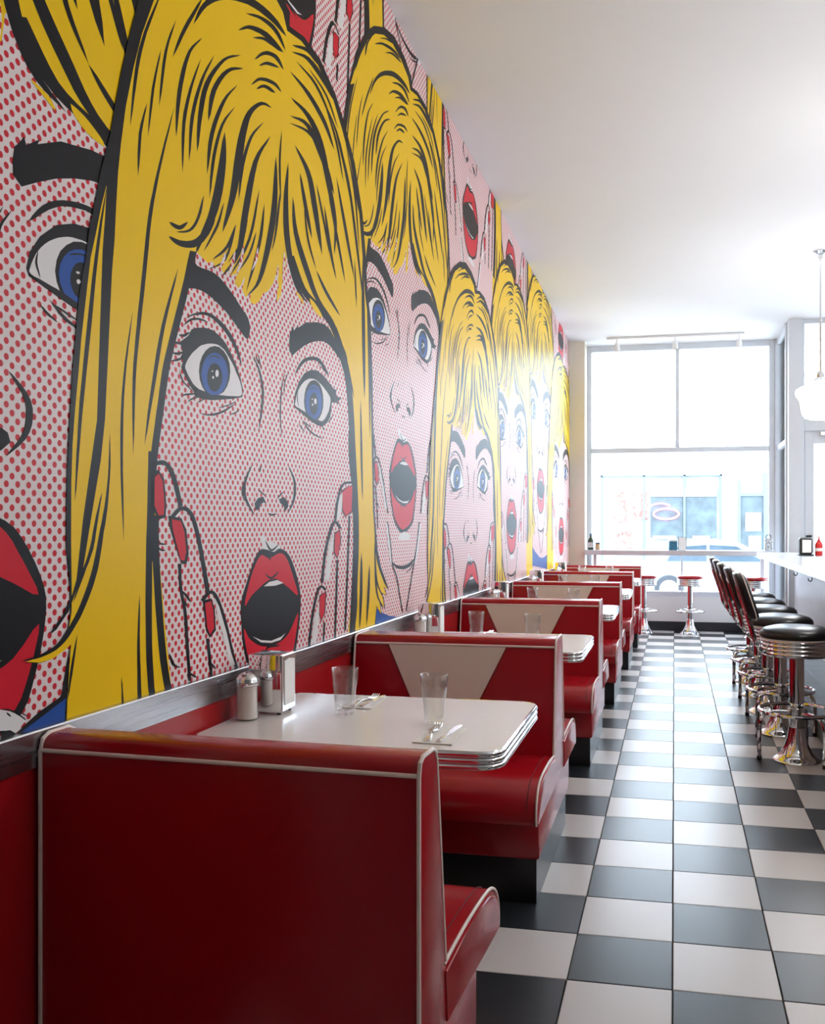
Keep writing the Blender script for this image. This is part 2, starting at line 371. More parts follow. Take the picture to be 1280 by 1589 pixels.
# ------------------------------------------------------------------ the mural's printed figure
# outlines in millimetres on the wall, relative to the middle of the mouth: (piece, ink, layer, 'y,z y,z ...')
TEMPLATE = [
('outline','ink',0,'-1037,-1477 -1017,-177 -1010,-79 -1002,-8 -1019,-18 -1061,-32 -1101,-36 -1147,-28 -1091,-21 -1044,-5 -1013,27 -1004,62 -1006,118 -1017,205 -1018,236 -1016,346 -1010,450 -997,595 -976,762 -951,867 -937,940 -925,975 -902,1059 -880,1128 -863,1170 -848,1234 -818,1346 -782,1461 -746,1561 -658,1740 -538,1892 -427,1977 -282,2049 -131,2088 31,2075 154,2033 152,1984 274,2013 424,2010 588,1949 687,1873 799,1769 894,1592 935,1431 960,1262 1002,1165 1028,900 1041,588 1054,320 1098,139 1144,67 1256,-40 1190,-30 1228,-71 1162,-51 1209,-129 1125,-78 1153,-153 1089,-104 1063,-196 1063,-1496'),
('hair','yellow',1,'-1037,-1477 -1017,-177 -1010,-79 -1002,-8 -1019,-18 -1061,-32 -1101,-35 -1143,-27 -1091,-22 -1044,-7 -1010,27 -1000,62 -1000,117 -1002,233 -1001,352 -997,432 -989,505 -976,622 -960,741 -942,833 -928,896 -916,944 -895,1026 -870,1103 -853,1163 -833,1241 -802,1354 -768,1469 -727,1572 -619,1752 -513,1868 -409,1952 -291,2009 -166,2039 -22,2032 97,2002 131,1957 251,1985 393,1980 554,1921 651,1845 761,1743 854,1573 894,1413 927,1253 968,1157 994,895 1015,586 1032,320 1072,139 1125,62 1237,-39 1181,-26 1218,-67 1153,-48 1190,-121 1116,-77 1144,-147 1081,-103 1054,-195 1054,-1495'),
('face','dots',2,'-469,1015 -513,924 -546,839 -575,753 -606,693 -634,582 -652,505 -663,447 -669,395 -672,269 -660,196 -649,134 -637,61 -624,-26 -609,-111 -597,-179 -597,-1079 724,-1073 724,-173 769,-20 784,147 769,398 761,523 739,648 702,817 658,906 568,986 488,1048 387,1061 240,1100 174,1162 147,1192 126,1175 116,1116 95,1089 75,1016 59,1068 44,1097 20,1058 -19,1022 -52,1008 -84,973 -116,955 -147,957 -138,996 -173,963 -198,980 -181,1025 -223,980 -248,987 -232,1021 -276,1003 -288,1015 -315,1000 -335,1012 -365,1003 -380,1016 -409,1003 -438,1010'),
('dress','blue',3,'-486,-580 -410,-610 -311,-643 -208,-667 -76,-703 76,-719 213,-718 400,-700 542,-694 542,-907 -505,-768'),
('hair_strand','ink',3,'-1018,236 -1016,346 -1010,450 -997,595 -976,762 -951,867 -937,940 -925,975 -902,1059 -880,1128 -863,1170 -848,1234 -818,1346 -782,1461 -746,1561 -678,1600 -732,1483 -768,1380 -799,1272 -818,1178 -830,1102 -838,1017 -858,1039 -875,1053 -895,996 -916,922 -934,865 -967,673 -976,599 -997,451 -1008,332'),
('hair_strand','ink',3,'-875,1056 -880,986 -890,896 -897,771 -904,639 -911,497 -932,401 -962,263 -984,132 -1000,97 -1030,57 -1065,28 -1069,21 -1050,29 -1010,65 -980,116 -967,131 -934,263 -897,404 -881,500 -870,645 -854,857 -844,934 -838,1017 -830,1102'),
('hair_strand','ink',3,'-875,1048 -888,1003 -900,959 -910,915 -920,869 -929,821 -937,770 -945,721 -952,676 -958,637 -963,602 -968,568 -973,536 -976,505 -979,474 -981,445 -984,417 -986,388 -987,361 -989,334 -989,307 -989,307 -984,334 -981,361 -977,389 -974,417 -970,446 -967,475 -963,505 -958,537 -953,570 -948,603 -942,639 -936,678 -929,723 -922,773 -915,824 -907,872 -899,917 -891,961 -882,1004 -875,1048'),
('hair_strand','ink',3,'-868,338 -876,319 -882,302 -888,283 -894,262 -902,238 -910,210 -918,183 -926,160 -935,139 -944,121 -953,105 -962,90 -972,75 -981,62 -991,50 -1001,39 -1011,28 -1022,17 -1033,7 -1045,-1 -1058,-7 -1073,-11 -1088,-15 -1102,-18 -1116,-20 -1130,-21 -1144,-22 -1158,-24 -1158,-24 -1143,-25 -1129,-25 -1114,-25 -1099,-24 -1083,-22 -1067,-19 -1051,-15 -1035,-8 -1021,0 -1009,9 -997,20 -985,32 -974,43 -964,55 -954,69 -944,83 -934,99 -924,116 -915,135 -906,156 -899,181 -892,208 -886,236 -881,261 -876,282 -873,301 -870,319 -868,338'),
('hair_strand','ink',3,'-892,331 -899,318 -904,305 -909,291 -915,276 -920,259 -926,240 -931,220 -937,203 -944,187 -951,173 -959,160 -967,145 -975,129 -982,113 -990,97 -996,81 -996,81 -985,96 -976,111 -966,127 -957,142 -949,157 -940,170 -932,185 -924,200 -918,219 -914,238 -909,258 -905,275 -901,291 -898,304 -894,317 -892,331'),
('hair_strand','ink',3,'-864,361 -870,344 -874,327 -878,309 -882,292 -887,274 -892,257 -897,238 -904,217 -912,192 -920,164 -928,135 -935,107 -935,107 -922,134 -911,162 -901,190 -892,215 -886,237 -880,256 -876,273 -872,291 -869,309 -867,326 -865,343 -864,361'),
('hair_strand','ink',3,'-582,1371 -600,1331 -616,1292 -632,1254 -645,1219 -657,1187 -668,1157 -678,1129 -686,1102 -694,1079 -700,1057 -705,1036 -710,1012 -715,985 -720,955 -725,925 -730,893 -736,859 -742,823 -749,787 -754,752 -760,718 -764,685 -769,651 -772,613 -773,569 -773,522 -771,472 -769,424 -769,424 -765,473 -763,523 -761,571 -758,615 -754,653 -749,687 -743,720 -737,754 -731,790 -724,827 -718,862 -712,897 -707,929 -702,960 -698,989 -693,1016 -688,1040 -683,1062 -678,1083 -671,1106 -663,1133 -655,1161 -645,1190 -634,1222 -622,1257 -608,1294 -595,1333 -582,1371'),
('hair_strand','ink',3,'-564,946 -587,902 -607,860 -626,818 -643,777 -657,736 -669,696 -679,656 -689,616 -699,576 -708,536 -715,495 -721,455 -721,455 -707,495 -696,536 -684,577 -672,618 -661,658 -650,698 -639,738 -626,779 -611,820 -595,861 -578,903 -564,946'),
('hair_strand','ink',3,'-771,783 -783,738 -794,694 -804,650 -811,607 -817,565 -820,523 -822,481 -822,434 -821,382 -818,326 -813,269 -808,212 -808,212 -808,269 -809,327 -811,383 -811,435 -810,482 -809,524 -806,566 -801,608 -795,651 -787,695 -778,739 -771,783'),
('hair_strand','ink',3,'-862,474 -865,447 -866,420 -868,394 -870,368 -874,345 -878,323 -883,300 -890,273 -897,240 -906,203 -915,165 -923,128 -923,128 -911,165 -900,202 -889,239 -881,272 -874,299 -869,323 -865,345 -862,368 -860,394 -860,421 -861,447 -862,474'),
('hair_strand','ink',3,'-742,84 -746,52 -749,20 -751,-11 -753,-44 -753,-78 -752,-112 -752,-147 -751,-181 -733,-185 -735,-150 -737,-114 -739,-80 -740,-46 -741,-13 -740,19 -740,51 -742,84'),
('hair_strand','ink',3,'-817,-110 -818,-128 -817,-145 -817,-163 -816,-181 -807,-182 -809,-164 -811,-146 -813,-128 -817,-110'),
('hair_strand','ink',3,'-980,12 -987,-5 -993,-23 -998,-40 -1003,-58 -1007,-75 -1010,-93 -1012,-110 -1013,-128 -1013,-128 -1007,-112 -1003,-95 -998,-77 -994,-60 -990,-42 -986,-24 -983,-6 -980,12'),
('hair_strand','ink',3,'-504,1010 -515,981 -525,952 -535,923 -547,893 -561,859 -576,823 -591,787 -604,756 -615,729 -624,706 -633,683 -641,659 -648,631 -655,602 -661,573 -668,546 -674,519 -680,493 -686,468 -691,444 -695,422 -698,402 -700,382 -703,361 -705,339 -706,317 -708,293 -708,269 -708,244 -707,217 -706,190 -705,163 -674,162 -675,189 -676,217 -676,244 -677,269 -676,294 -675,317 -673,339 -671,362 -669,383 -666,403 -663,423 -659,445 -654,469 -648,494 -642,520 -635,547 -629,576 -622,605 -615,634 -608,661 -600,685 -591,708 -582,731 -571,758 -557,790 -542,826 -526,863 -512,897 -500,929 -489,958 -478,987 -468,1017'),
('hair_strand','ink',3,'-704,442 -705,400 -707,358 -708,316 -710,279 -711,249 -713,224 -714,198 -715,164 -716,116 -717,61 -716,4 -715,-46 -713,-88 -709,-125 -705,-160 -701,-196 -672,-200 -676,-164 -680,-128 -684,-91 -687,-50 -688,1 -688,58 -687,115 -687,162 -686,197 -684,223 -683,249 -681,279 -680,317 -678,359 -677,402 -675,444'),
('hair_strand','ink',3,'-688,279 -688,252 -688,227 -688,198 -685,162 -680,113 -674,55 -666,-4 -659,-54 -652,-93 -644,-125 -636,-154 -629,-185 -595,-188 -603,-157 -611,-128 -619,-96 -626,-57 -634,-6 -641,54 -648,112 -653,162 -655,198 -656,226 -656,252 -656,280'),
('hair_strand','ink',3,'-640,1648 -664,1607 -686,1567 -707,1528 -724,1493 -736,1464 -746,1439 -754,1413 -761,1384 -768,1348 -774,1309 -779,1268 -782,1230 -782,1230 -771,1272 -763,1313 -754,1354 -746,1390 -738,1419 -730,1445 -721,1469 -710,1498 -694,1532 -676,1570 -657,1610 -640,1648'),
('hair_strand','ink',3,'-574,1607 -590,1579 -605,1553 -618,1525 -630,1494 -640,1457 -647,1417 -653,1377 -655,1338 -655,1338 -643,1380 -634,1423 -626,1463 -617,1499 -607,1529 -595,1556 -584,1581 -574,1607'),
('hair_strand','ink',3,'-431,1751 -464,1711 -492,1672 -518,1636 -540,1602 -557,1573 -571,1546 -582,1522 -591,1497 -591,1497 -572,1525 -556,1551 -540,1578 -522,1607 -500,1640 -476,1676 -452,1714 -431,1751'),
('hair_strand','ink',3,'-646,1491 -659,1460 -670,1429 -680,1398 -689,1367 -695,1335 -700,1302 -704,1269 -706,1237 -706,1237 -697,1272 -690,1306 -683,1340 -677,1372 -669,1403 -661,1433 -652,1462 -646,1491'),
('hair_strand','ink',3,'-709,1322 -721,1299 -730,1277 -739,1254 -746,1229 -749,1203 -751,1176 -751,1148 -749,1121 -749,1121 -743,1151 -739,1180 -736,1208 -733,1234 -727,1257 -721,1279 -714,1301 -709,1322'),
('hair_strand','ink',3,'-436,1632 -457,1614 -476,1596 -495,1577 -512,1556 -525,1534 -537,1510 -547,1487 -555,1464 -562,1441 -568,1419 -572,1397 -575,1375 -577,1354 -577,1333 -577,1313 -574,1293 -574,1293 -568,1316 -564,1339 -560,1361 -556,1383 -551,1405 -546,1428 -540,1450 -533,1472 -526,1494 -518,1517 -508,1539 -498,1559 -484,1578 -469,1595 -452,1613 -436,1632'),
('hair_strand','ink',3,'-445,1569 -463,1539 -479,1511 -494,1482 -508,1454 -519,1427 -529,1400 -538,1373 -544,1343 -547,1311 -547,1277 -546,1242 -542,1209 -542,1209 -537,1246 -534,1282 -531,1317 -527,1350 -520,1379 -512,1406 -503,1432 -493,1459 -482,1486 -469,1514 -456,1542 -445,1569'),
('hair_strand','ink',3,'-369,1618 -391,1590 -412,1563 -431,1535 -449,1506 -464,1476 -479,1445 -491,1413 -501,1381 -507,1349 -509,1316 -510,1284 -509,1252 -509,1252 -500,1288 -495,1322 -489,1356 -482,1388 -472,1420 -460,1451 -447,1482 -433,1511 -418,1539 -401,1565 -384,1592 -369,1618'),
('hair_strand','ink',3,'-206,1701 -234,1686 -262,1672 -290,1654 -319,1632 -348,1604 -377,1573 -404,1540 -425,1509 -440,1480 -450,1452 -457,1425 -462,1399 -466,1372 -468,1346 -468,1320 -466,1296 -466,1296 -456,1325 -450,1353 -445,1381 -438,1408 -430,1435 -422,1463 -413,1489 -399,1516 -381,1545 -357,1576 -332,1605 -307,1631 -284,1650 -259,1666 -233,1682 -206,1701'),
('hair_strand','ink',3,'-189,1668 -216,1657 -243,1645 -271,1630 -299,1610 -325,1587 -349,1561 -370,1534 -387,1508 -398,1482 -403,1456 -406,1432 -405,1409 -405,1409 -390,1437 -381,1465 -371,1491 -360,1516 -344,1540 -325,1565 -305,1588 -285,1607 -265,1623 -242,1637 -216,1651 -189,1668'),
('hair_strand','ink',3,'-228,1599 -253,1577 -277,1556 -300,1534 -322,1508 -343,1479 -363,1446 -381,1413 -395,1380 -405,1348 -410,1316 -412,1284 -412,1254 -412,1254 -400,1289 -391,1323 -382,1356 -371,1388 -357,1420 -340,1452 -322,1484 -304,1512 -286,1536 -267,1557 -247,1577 -228,1599'),
('hair_strand','ink',3,'-241,1528 -266,1504 -289,1482 -311,1459 -331,1433 -347,1405 -361,1376 -373,1346 -383,1316 -390,1285 -395,1253 -397,1222 -398,1191 -398,1191 -387,1225 -380,1258 -372,1290 -364,1322 -354,1352 -342,1382 -330,1410 -316,1436 -299,1460 -280,1483 -260,1505 -241,1528'),
('hair_strand','ink',3,'-308,1421 -324,1386 -333,1353 -342,1321 -352,1289 -362,1256 -373,1222 -385,1190 -397,1161 -410,1134 -426,1108 -441,1085 -454,1064 -462,1047 -467,1035 -471,1023 -473,1012 -473,1012 -460,1024 -451,1036 -441,1049 -428,1066 -411,1087 -390,1111 -369,1139 -350,1170 -335,1202 -322,1236 -312,1271 -305,1304 -300,1335 -299,1366 -301,1394 -308,1421'),
('hair_strand','ink',3,'10,1637 -6,1636 -23,1635 -44,1630 -68,1621 -93,1606 -119,1587 -143,1567 -164,1546 -181,1525 -195,1503 -206,1481 -217,1457 -228,1431 -237,1404 -245,1376 -253,1348 -259,1321 -265,1295 -272,1268 -280,1240 -291,1211 -303,1179 -316,1147 -323,1117 -323,1117 -298,1150 -277,1184 -257,1218 -241,1250 -228,1281 -219,1309 -211,1337 -203,1364 -195,1392 -187,1420 -180,1447 -172,1472 -163,1494 -155,1515 -145,1534 -133,1551 -118,1568 -100,1585 -81,1600 -63,1612 -49,1619 -31,1625 -12,1629 10,1637'),
('hair_strand','ink',3,'-47,1566 -74,1544 -99,1523 -124,1501 -146,1477 -164,1450 -180,1423 -194,1395 -205,1366 -214,1337 -219,1307 -222,1277 -222,1248 -222,1248 -210,1281 -202,1312 -193,1343 -184,1373 -172,1401 -159,1429 -145,1455 -129,1480 -111,1502 -90,1523 -68,1544 -47,1566'),
('hair_strand','ink',3,'-611,1016 -602,1011 -591,1008 -577,1006 -562,1006 -543,1008 -523,1012 -502,1018 -482,1025 -463,1035 -446,1046 -431,1057 -417,1071 -401,1087 -386,1106 -373,1125 -364,1144 -364,1144 -389,1125 -411,1106 -429,1089 -446,1074 -460,1063 -471,1054 -481,1048 -492,1042 -505,1037 -521,1031 -537,1027 -552,1023 -566,1021 -580,1020 -595,1019 -611,1016'),
('hair_strand','ink',3,'-609,1054 -599,1049 -587,1047 -573,1047 -557,1050 -541,1058 -529,1068 -520,1077 -514,1086 -514,1086 -528,1079 -541,1071 -550,1065 -557,1062 -566,1060 -578,1059 -592,1058 -609,1054'),
('hair_strand','ink',3,'-574,1039 -556,1043 -538,1048 -519,1055 -501,1064 -486,1075 -473,1088 -462,1102 -452,1118 -443,1135 -437,1153 -432,1172 -429,1190 -429,1190 -441,1170 -450,1150 -458,1132 -467,1115 -476,1101 -486,1088 -497,1077 -508,1068 -522,1060 -538,1053 -556,1047 -574,1039'),
('hair_strand','ink',3,'-313,1211 -327,1189 -337,1169 -348,1148 -361,1126 -378,1103 -396,1078 -415,1053 -431,1029 -431,1029 -407,1053 -385,1079 -364,1104 -346,1128 -334,1150 -325,1171 -318,1191 -313,1211'),
('hair_strand','ink',3,'-239,1170 -257,1147 -271,1126 -285,1105 -300,1086 -319,1069 -340,1052 -363,1036 -383,1019 -383,1019 -357,1034 -331,1049 -306,1067 -284,1086 -268,1107 -255,1128 -246,1149 -239,1170'),
('hair_strand','ink',3,'-102,1193 -118,1170 -131,1148 -143,1127 -156,1107 -171,1089 -187,1071 -203,1053 -217,1035 -217,1035 -196,1053 -177,1070 -158,1089 -142,1109 -128,1130 -117,1151 -108,1172 -102,1193'),
('hair_strand','ink',3,'-161,1212 -175,1188 -187,1166 -199,1144 -213,1122 -231,1100 -252,1079 -273,1057 -292,1035 -292,1035 -267,1056 -242,1078 -219,1101 -199,1123 -184,1146 -174,1168 -167,1190 -161,1212'),
('hair_strand','ink',3,'-486,1642 -466,1666 -449,1689 -432,1711 -413,1732 -391,1752 -367,1772 -341,1791 -313,1809 -280,1828 -242,1847 -201,1865 -162,1881 -123,1893 -83,1904 -42,1912 -5,1919 29,1924 59,1926 90,1928 126,1934 126,1934 106,1942 83,1947 56,1950 25,1949 -12,1945 -53,1938 -96,1928 -140,1915 -186,1897 -232,1875 -277,1852 -317,1828 -353,1804 -384,1779 -411,1755 -434,1730 -452,1707 -466,1684 -477,1662 -486,1642'),
('hair_strand','ink',3,'-178,1845 -152,1854 -125,1864 -98,1875 -72,1883 -47,1889 -21,1894 3,1897 27,1898 49,1896 70,1891 92,1885 119,1882 119,1882 106,1895 91,1906 73,1915 51,1919 25,1919 -2,1915 -31,1908 -60,1899 -90,1888 -120,1875 -149,1860 -178,1845'),
('hair_strand','ink',3,'-225,1766 -205,1778 -187,1789 -171,1800 -153,1809 -131,1818 -105,1826 -78,1835 -49,1841 -17,1847 19,1851 58,1857 103,1867 103,1867 74,1872 42,1873 8,1872 -25,1868 -59,1859 -92,1848 -122,1836 -150,1823 -174,1808 -193,1794 -210,1780 -225,1766'),
('hair_strand','ink',3,'-130,1795 -109,1803 -87,1813 -65,1823 -42,1831 -14,1837 18,1844 55,1851 94,1863 94,1863 65,1862 32,1859 0,1853 -32,1845 -61,1834 -86,1821 -108,1808 -130,1795'),
('hair_strand','ink',3,'-116,1732 -95,1746 -76,1762 -58,1775 -42,1785 -26,1793 -7,1801 12,1807 29,1811 45,1811 62,1810 80,1807 103,1808 103,1808 94,1817 82,1825 68,1830 49,1831 27,1826 2,1818 -23,1808 -47,1794 -69,1779 -87,1763 -103,1747 -116,1732'),
('hair_strand','ink',3,'-84,1729 -67,1737 -52,1747 -38,1755 -23,1762 -5,1769 17,1777 43,1787 70,1799 70,1799 49,1796 26,1791 2,1783 -21,1774 -42,1762 -58,1751 -72,1740 -84,1729'),
('hair_strand','ink',3,'-140,1640 -121,1653 -104,1666 -88,1678 -72,1687 -53,1695 -29,1704 -5,1711 17,1717 34,1720 50,1721 66,1721 86,1724 86,1724 76,1729 64,1733 50,1735 30,1733 6,1727 -21,1719 -49,1708 -75,1696 -97,1682 -114,1667 -128,1653 -140,1640'),
('hair_strand','ink',3,'-102,1645 -85,1654 -71,1663 -58,1671 -47,1676 -32,1680 -12,1684 12,1689 39,1699 39,1699 22,1701 2,1700 -19,1696 -42,1689 -63,1678 -79,1667 -92,1656 -102,1645'),
('hair_strand','ink',3,'144,1646 183,1655 226,1665 266,1674 302,1679 333,1679 360,1676 384,1669 407,1657 428,1640 447,1618 465,1592 483,1565 504,1535 527,1503 547,1470 562,1437 568,1406 567,1374 565,1343 569,1313 569,1313 581,1347 591,1381 598,1415 597,1450 587,1485 570,1521 549,1555 528,1585 509,1613 489,1638 467,1660 442,1677 415,1688 386,1694 354,1696 318,1694 276,1686 232,1674 187,1660 144,1646'),
('hair_strand','ink',3,'152,1675 188,1681 226,1691 262,1698 296,1698 331,1687 368,1668 406,1645 442,1625 473,1606 502,1587 532,1567 569,1551 569,1551 556,1579 537,1604 516,1627 488,1649 453,1672 413,1694 370,1711 325,1719 279,1716 235,1704 193,1689 152,1675'),
('hair_strand','ink',3,'160,1742 192,1738 227,1739 262,1738 294,1734 322,1726 349,1715 375,1702 401,1684 428,1662 456,1635 487,1607 526,1583 526,1583 515,1620 496,1655 474,1686 449,1711 422,1729 393,1742 362,1752 327,1757 287,1758 246,1755 204,1749 160,1742'),
('hair_strand','ink',3,'152,1829 185,1825 222,1823 259,1821 297,1816 335,1810 374,1802 412,1792 448,1781 479,1768 507,1754 535,1738 569,1726 569,1726 552,1748 533,1768 510,1786 482,1802 447,1814 407,1824 366,1832 324,1837 282,1838 239,1837 196,1834 152,1829'),
('hair_strand','ink',3,'165,1903 198,1912 233,1924 266,1935 299,1941 334,1942 372,1940 411,1937 447,1933 479,1929 506,1924 534,1919 569,1917 569,1917 553,1930 533,1941 511,1951 482,1958 447,1963 407,1967 364,1967 322,1963 280,1952 240,1936 203,1920 165,1903'),
('hair_strand','ink',3,'169,1928 202,1937 238,1951 271,1963 300,1971 325,1974 349,1974 374,1974 405,1977 405,1977 391,1986 372,1992 350,1995 320,1992 284,1981 245,1965 207,1947 169,1928'),
('hair_strand','ink',3,'194,1590 216,1574 243,1560 269,1546 291,1529 307,1511 318,1491 329,1467 342,1438 361,1402 384,1360 410,1317 445,1276 445,1276 438,1327 424,1376 408,1421 391,1458 377,1488 364,1511 350,1531 329,1549 301,1564 267,1575 232,1584 194,1590'),
('hair_strand','ink',3,'238,1511 240,1485 247,1461 256,1437 267,1412 282,1386 300,1359 321,1332 348,1307 348,1307 341,1340 328,1370 313,1399 299,1425 285,1449 271,1471 257,1492 238,1511'),
('hair_strand','ink',3,'139,1508 124,1467 113,1429 104,1391 99,1354 98,1319 99,1284 104,1251 113,1219 126,1186 143,1153 164,1123 188,1099 215,1083 245,1073 276,1066 310,1060 310,1060 288,1072 262,1082 238,1094 218,1111 200,1137 184,1168 170,1202 158,1235 150,1267 144,1300 141,1334 139,1368 138,1402 140,1438 142,1474 139,1508'),
('hair_strand','ink',3,'177,1403 173,1370 172,1338 175,1307 185,1276 204,1246 230,1215 260,1186 288,1161 312,1140 334,1121 359,1105 389,1090 427,1078 471,1068 518,1059 569,1051 569,1051 532,1066 492,1079 454,1091 421,1105 396,1121 375,1138 355,1157 333,1179 305,1205 274,1234 245,1263 222,1291 207,1319 198,1347 191,1376 177,1403'),
('hair_strand','ink',3,'42,1490 30,1445 23,1403 17,1362 10,1323 2,1289 -6,1257 -17,1225 -29,1191 -43,1153 -59,1112 -76,1074 -93,1042 -110,1019 -128,1002 -148,987 -165,970 -165,970 -140,985 -117,1001 -93,1019 -69,1044 -45,1078 -23,1119 -2,1162 15,1201 28,1236 39,1269 47,1302 52,1337 55,1375 54,1414 50,1453 42,1490'),
('hair_strand','ink',3,'78,1395 62,1349 49,1304 39,1263 31,1229 24,1206 18,1189 12,1176 8,1161 8,1161 19,1177 28,1191 37,1209 47,1233 57,1268 67,1309 75,1353 78,1395'),
('hair_strand','ink',3,'0,1540 -35,1507 -67,1476 -98,1443 -125,1406 -148,1361 -168,1312 -185,1263 -199,1219 -210,1181 -218,1145 -226,1113 -239,1083 -258,1056 -282,1031 -309,1007 -331,982 -331,982 -299,1006 -267,1030 -237,1056 -211,1087 -192,1120 -180,1155 -169,1191 -157,1230 -142,1275 -127,1323 -111,1371 -94,1413 -73,1448 -49,1479 -22,1509 0,1540'),
('hair_strand','ink',3,'-81,1336 -103,1287 -120,1240 -138,1194 -160,1150 -188,1109 -220,1070 -253,1032 -282,995 -282,995 -245,1032 -208,1070 -172,1110 -142,1153 -120,1198 -104,1244 -91,1290 -81,1336'),
('hair_strand','ink',3,'-44,1303 -58,1267 -68,1232 -78,1196 -92,1158 -111,1115 -133,1070 -154,1025 -172,981 -172,981 -142,1027 -114,1073 -89,1119 -70,1163 -57,1202 -50,1237 -46,1270 -44,1303'),
('hair_strand','ink',3,'-238,1168 -259,1133 -277,1099 -294,1068 -313,1043 -335,1024 -360,1010 -387,997 -413,983 -413,983 -385,995 -357,1007 -328,1022 -301,1042 -280,1070 -263,1102 -249,1135 -238,1168'),
('hair_strand','ink',3,'465,1475 471,1433 483,1392 497,1353 512,1319 530,1291 548,1267 567,1245 590,1223 590,1223 581,1250 568,1274 555,1300 541,1329 525,1364 508,1401 489,1440 465,1475'),
('hair_strand','ink',3,'590,1631 604,1590 621,1552 641,1512 664,1470 691,1424 722,1376 756,1327 796,1279 796,1279 776,1333 749,1386 722,1436 695,1482 669,1524 644,1561 619,1597 590,1631'),
('hair_strand','ink',3,'612,1792 635,1758 662,1727 688,1692 714,1652 737,1604 761,1549 784,1491 807,1433 831,1377 855,1319 880,1262 909,1204 909,1204 894,1266 875,1326 856,1385 835,1443 812,1501 789,1560 764,1614 737,1662 708,1701 677,1734 645,1763 612,1792'),
('hair_strand','ink',3,'203,1890 244,1889 288,1890 333,1890 376,1885 417,1874 458,1859 500,1842 547,1828 547,1828 513,1850 477,1871 438,1888 396,1899 349,1903 300,1900 252,1896 203,1890'),
('hair_strand','ink',3,'465,1868 491,1841 521,1815 552,1789 580,1761 603,1731 623,1699 643,1667 668,1636 668,1636 656,1672 641,1707 623,1741 601,1772 572,1800 538,1824 502,1847 465,1868'),
('hair_strand','ink',3,'668,1881 686,1848 707,1817 728,1785 750,1749 772,1709 794,1664 818,1618 845,1574 845,1574 831,1624 813,1672 793,1718 771,1759 747,1794 722,1825 696,1853 668,1881'),
('hair_strand','ink',3,'506,1536 520,1502 537,1471 557,1438 578,1402 601,1362 628,1320 657,1276 690,1234 690,1234 673,1282 650,1328 627,1372 603,1412 579,1447 556,1478 533,1508 506,1536'),
('hair_strand','ink',3,'140,1180 164,1158 187,1134 212,1112 240,1093 273,1080 308,1072 344,1066 378,1060 414,1052 450,1045 484,1037 515,1027 541,1012 564,995 586,976 607,955 628,932 649,908 668,882 684,854 696,823 706,789 713,753 720,716 727,679 732,640 737,600 742,560 748,522 754,483 760,444 765,403 770,358 775,311 779,264 780,217 779,171 775,126 771,80 765,31 759,-22 751,-78 743,-135 735,-192 803,-201 811,-144 820,-86 828,-28 834,26 840,76 845,123 849,169 850,216 849,265 845,313 840,361 834,406 829,449 823,489 817,528 811,567 805,607 800,648 795,688 788,726 780,764 772,800 763,836 749,868 732,898 712,925 690,950 668,973 645,995 622,1015 597,1034 567,1049 532,1061 494,1070 456,1077 420,1084 384,1091 348,1096 315,1103 285,1114 259,1132 234,1154 210,1177 186,1200'),
('hair_strand','ink',3,'569,1002 574,983 589,968 605,953 621,937 636,916 654,894 676,870 714,851 714,851 724,881 721,910 711,936 693,958 668,975 639,987 608,996 569,1002'),
('hair_strand','ink',3,'737,671 725,632 724,595 726,557 732,520 741,484 753,447 769,410 796,374 796,374 810,413 812,451 809,490 804,527 794,565 781,601 764,637 737,671'),
('hair_strand','ink',3,'896,1400 886,1308 884,1218 885,1131 888,1051 894,981 900,918 908,858 921,797 921,797 929,861 930,924 930,988 929,1060 926,1140 920,1227 912,1315 896,1400'),
('hair_strand','ink',3,'870,790 866,722 866,654 867,589 871,531 875,482 881,440 887,401 896,360 896,360 899,401 898,441 897,484 895,533 893,592 888,657 882,724 870,790'),
('hair_strand','ink',3,'796,1371 795,1317 799,1266 807,1215 821,1165 821,1165 823,1219 818,1271 810,1322 796,1371'),
('hair_strand','ink',3,'679,968 700,920 728,873 759,826 796,779 796,779 774,829 746,877 715,924 679,968'),
('hair_strand','ink',3,'386,1205 402,1188 422,1172 445,1157 472,1142 506,1127 545,1114 587,1100 634,1089 634,1089 602,1107 566,1124 531,1139 498,1153 469,1167 442,1181 416,1194 386,1205'),
('hair_strand','ink',3,'947,1327 949,1239 955,1153 961,1066 967,979 972,892 976,804 981,716 990,629 990,629 994,718 996,807 995,896 991,984 984,1071 974,1157 962,1243 947,1327'),
('hair_strand','ink',3,'984,88 973,59 966,29 961,-1 955,-33 950,-68 945,-104 942,-142 945,-180 945,-180 961,-145 972,-107 981,-71 987,-35 990,-3 990,28 989,58 984,88'),
('hair_strand','ink',3,'881,144 870,101 865,59 862,16 859,-26 855,-68 853,-111 852,-153 856,-196 856,-196 871,-155 881,-114 889,-71 894,-29 895,14 894,57 890,101 881,144'),
('hair_strand','ink',3,'819,27 805,-2 797,-31 792,-60 788,-88 785,-114 783,-138 783,-163 788,-188 788,-188 803,-166 813,-142 821,-118 826,-92 830,-64 830,-34 828,-3 819,27'),
('hair_strand','ink',3,'1051,246 1053,210 1056,174 1064,138 1081,101 1108,65 1145,30 1187,-7 1231,-43 1231,-43 1200,-6 1165,31 1132,67 1105,102 1088,138 1076,174 1067,210 1051,246'),
('hair_strand','ink',3,'1051,184 1048,139 1049,94 1054,50 1067,12 1091,-18 1122,-42 1157,-64 1193,-87 1193,-87 1167,-63 1137,-41 1111,-17 1091,12 1079,50 1071,93 1064,139 1051,184'),
('hair_strand','ink',3,'1054,121 1051,79 1052,35 1058,-6 1070,-42 1091,-69 1118,-90 1147,-108 1178,-127 1178,-127 1157,-107 1132,-89 1110,-68 1093,-42 1082,-7 1075,34 1068,78 1054,121'),
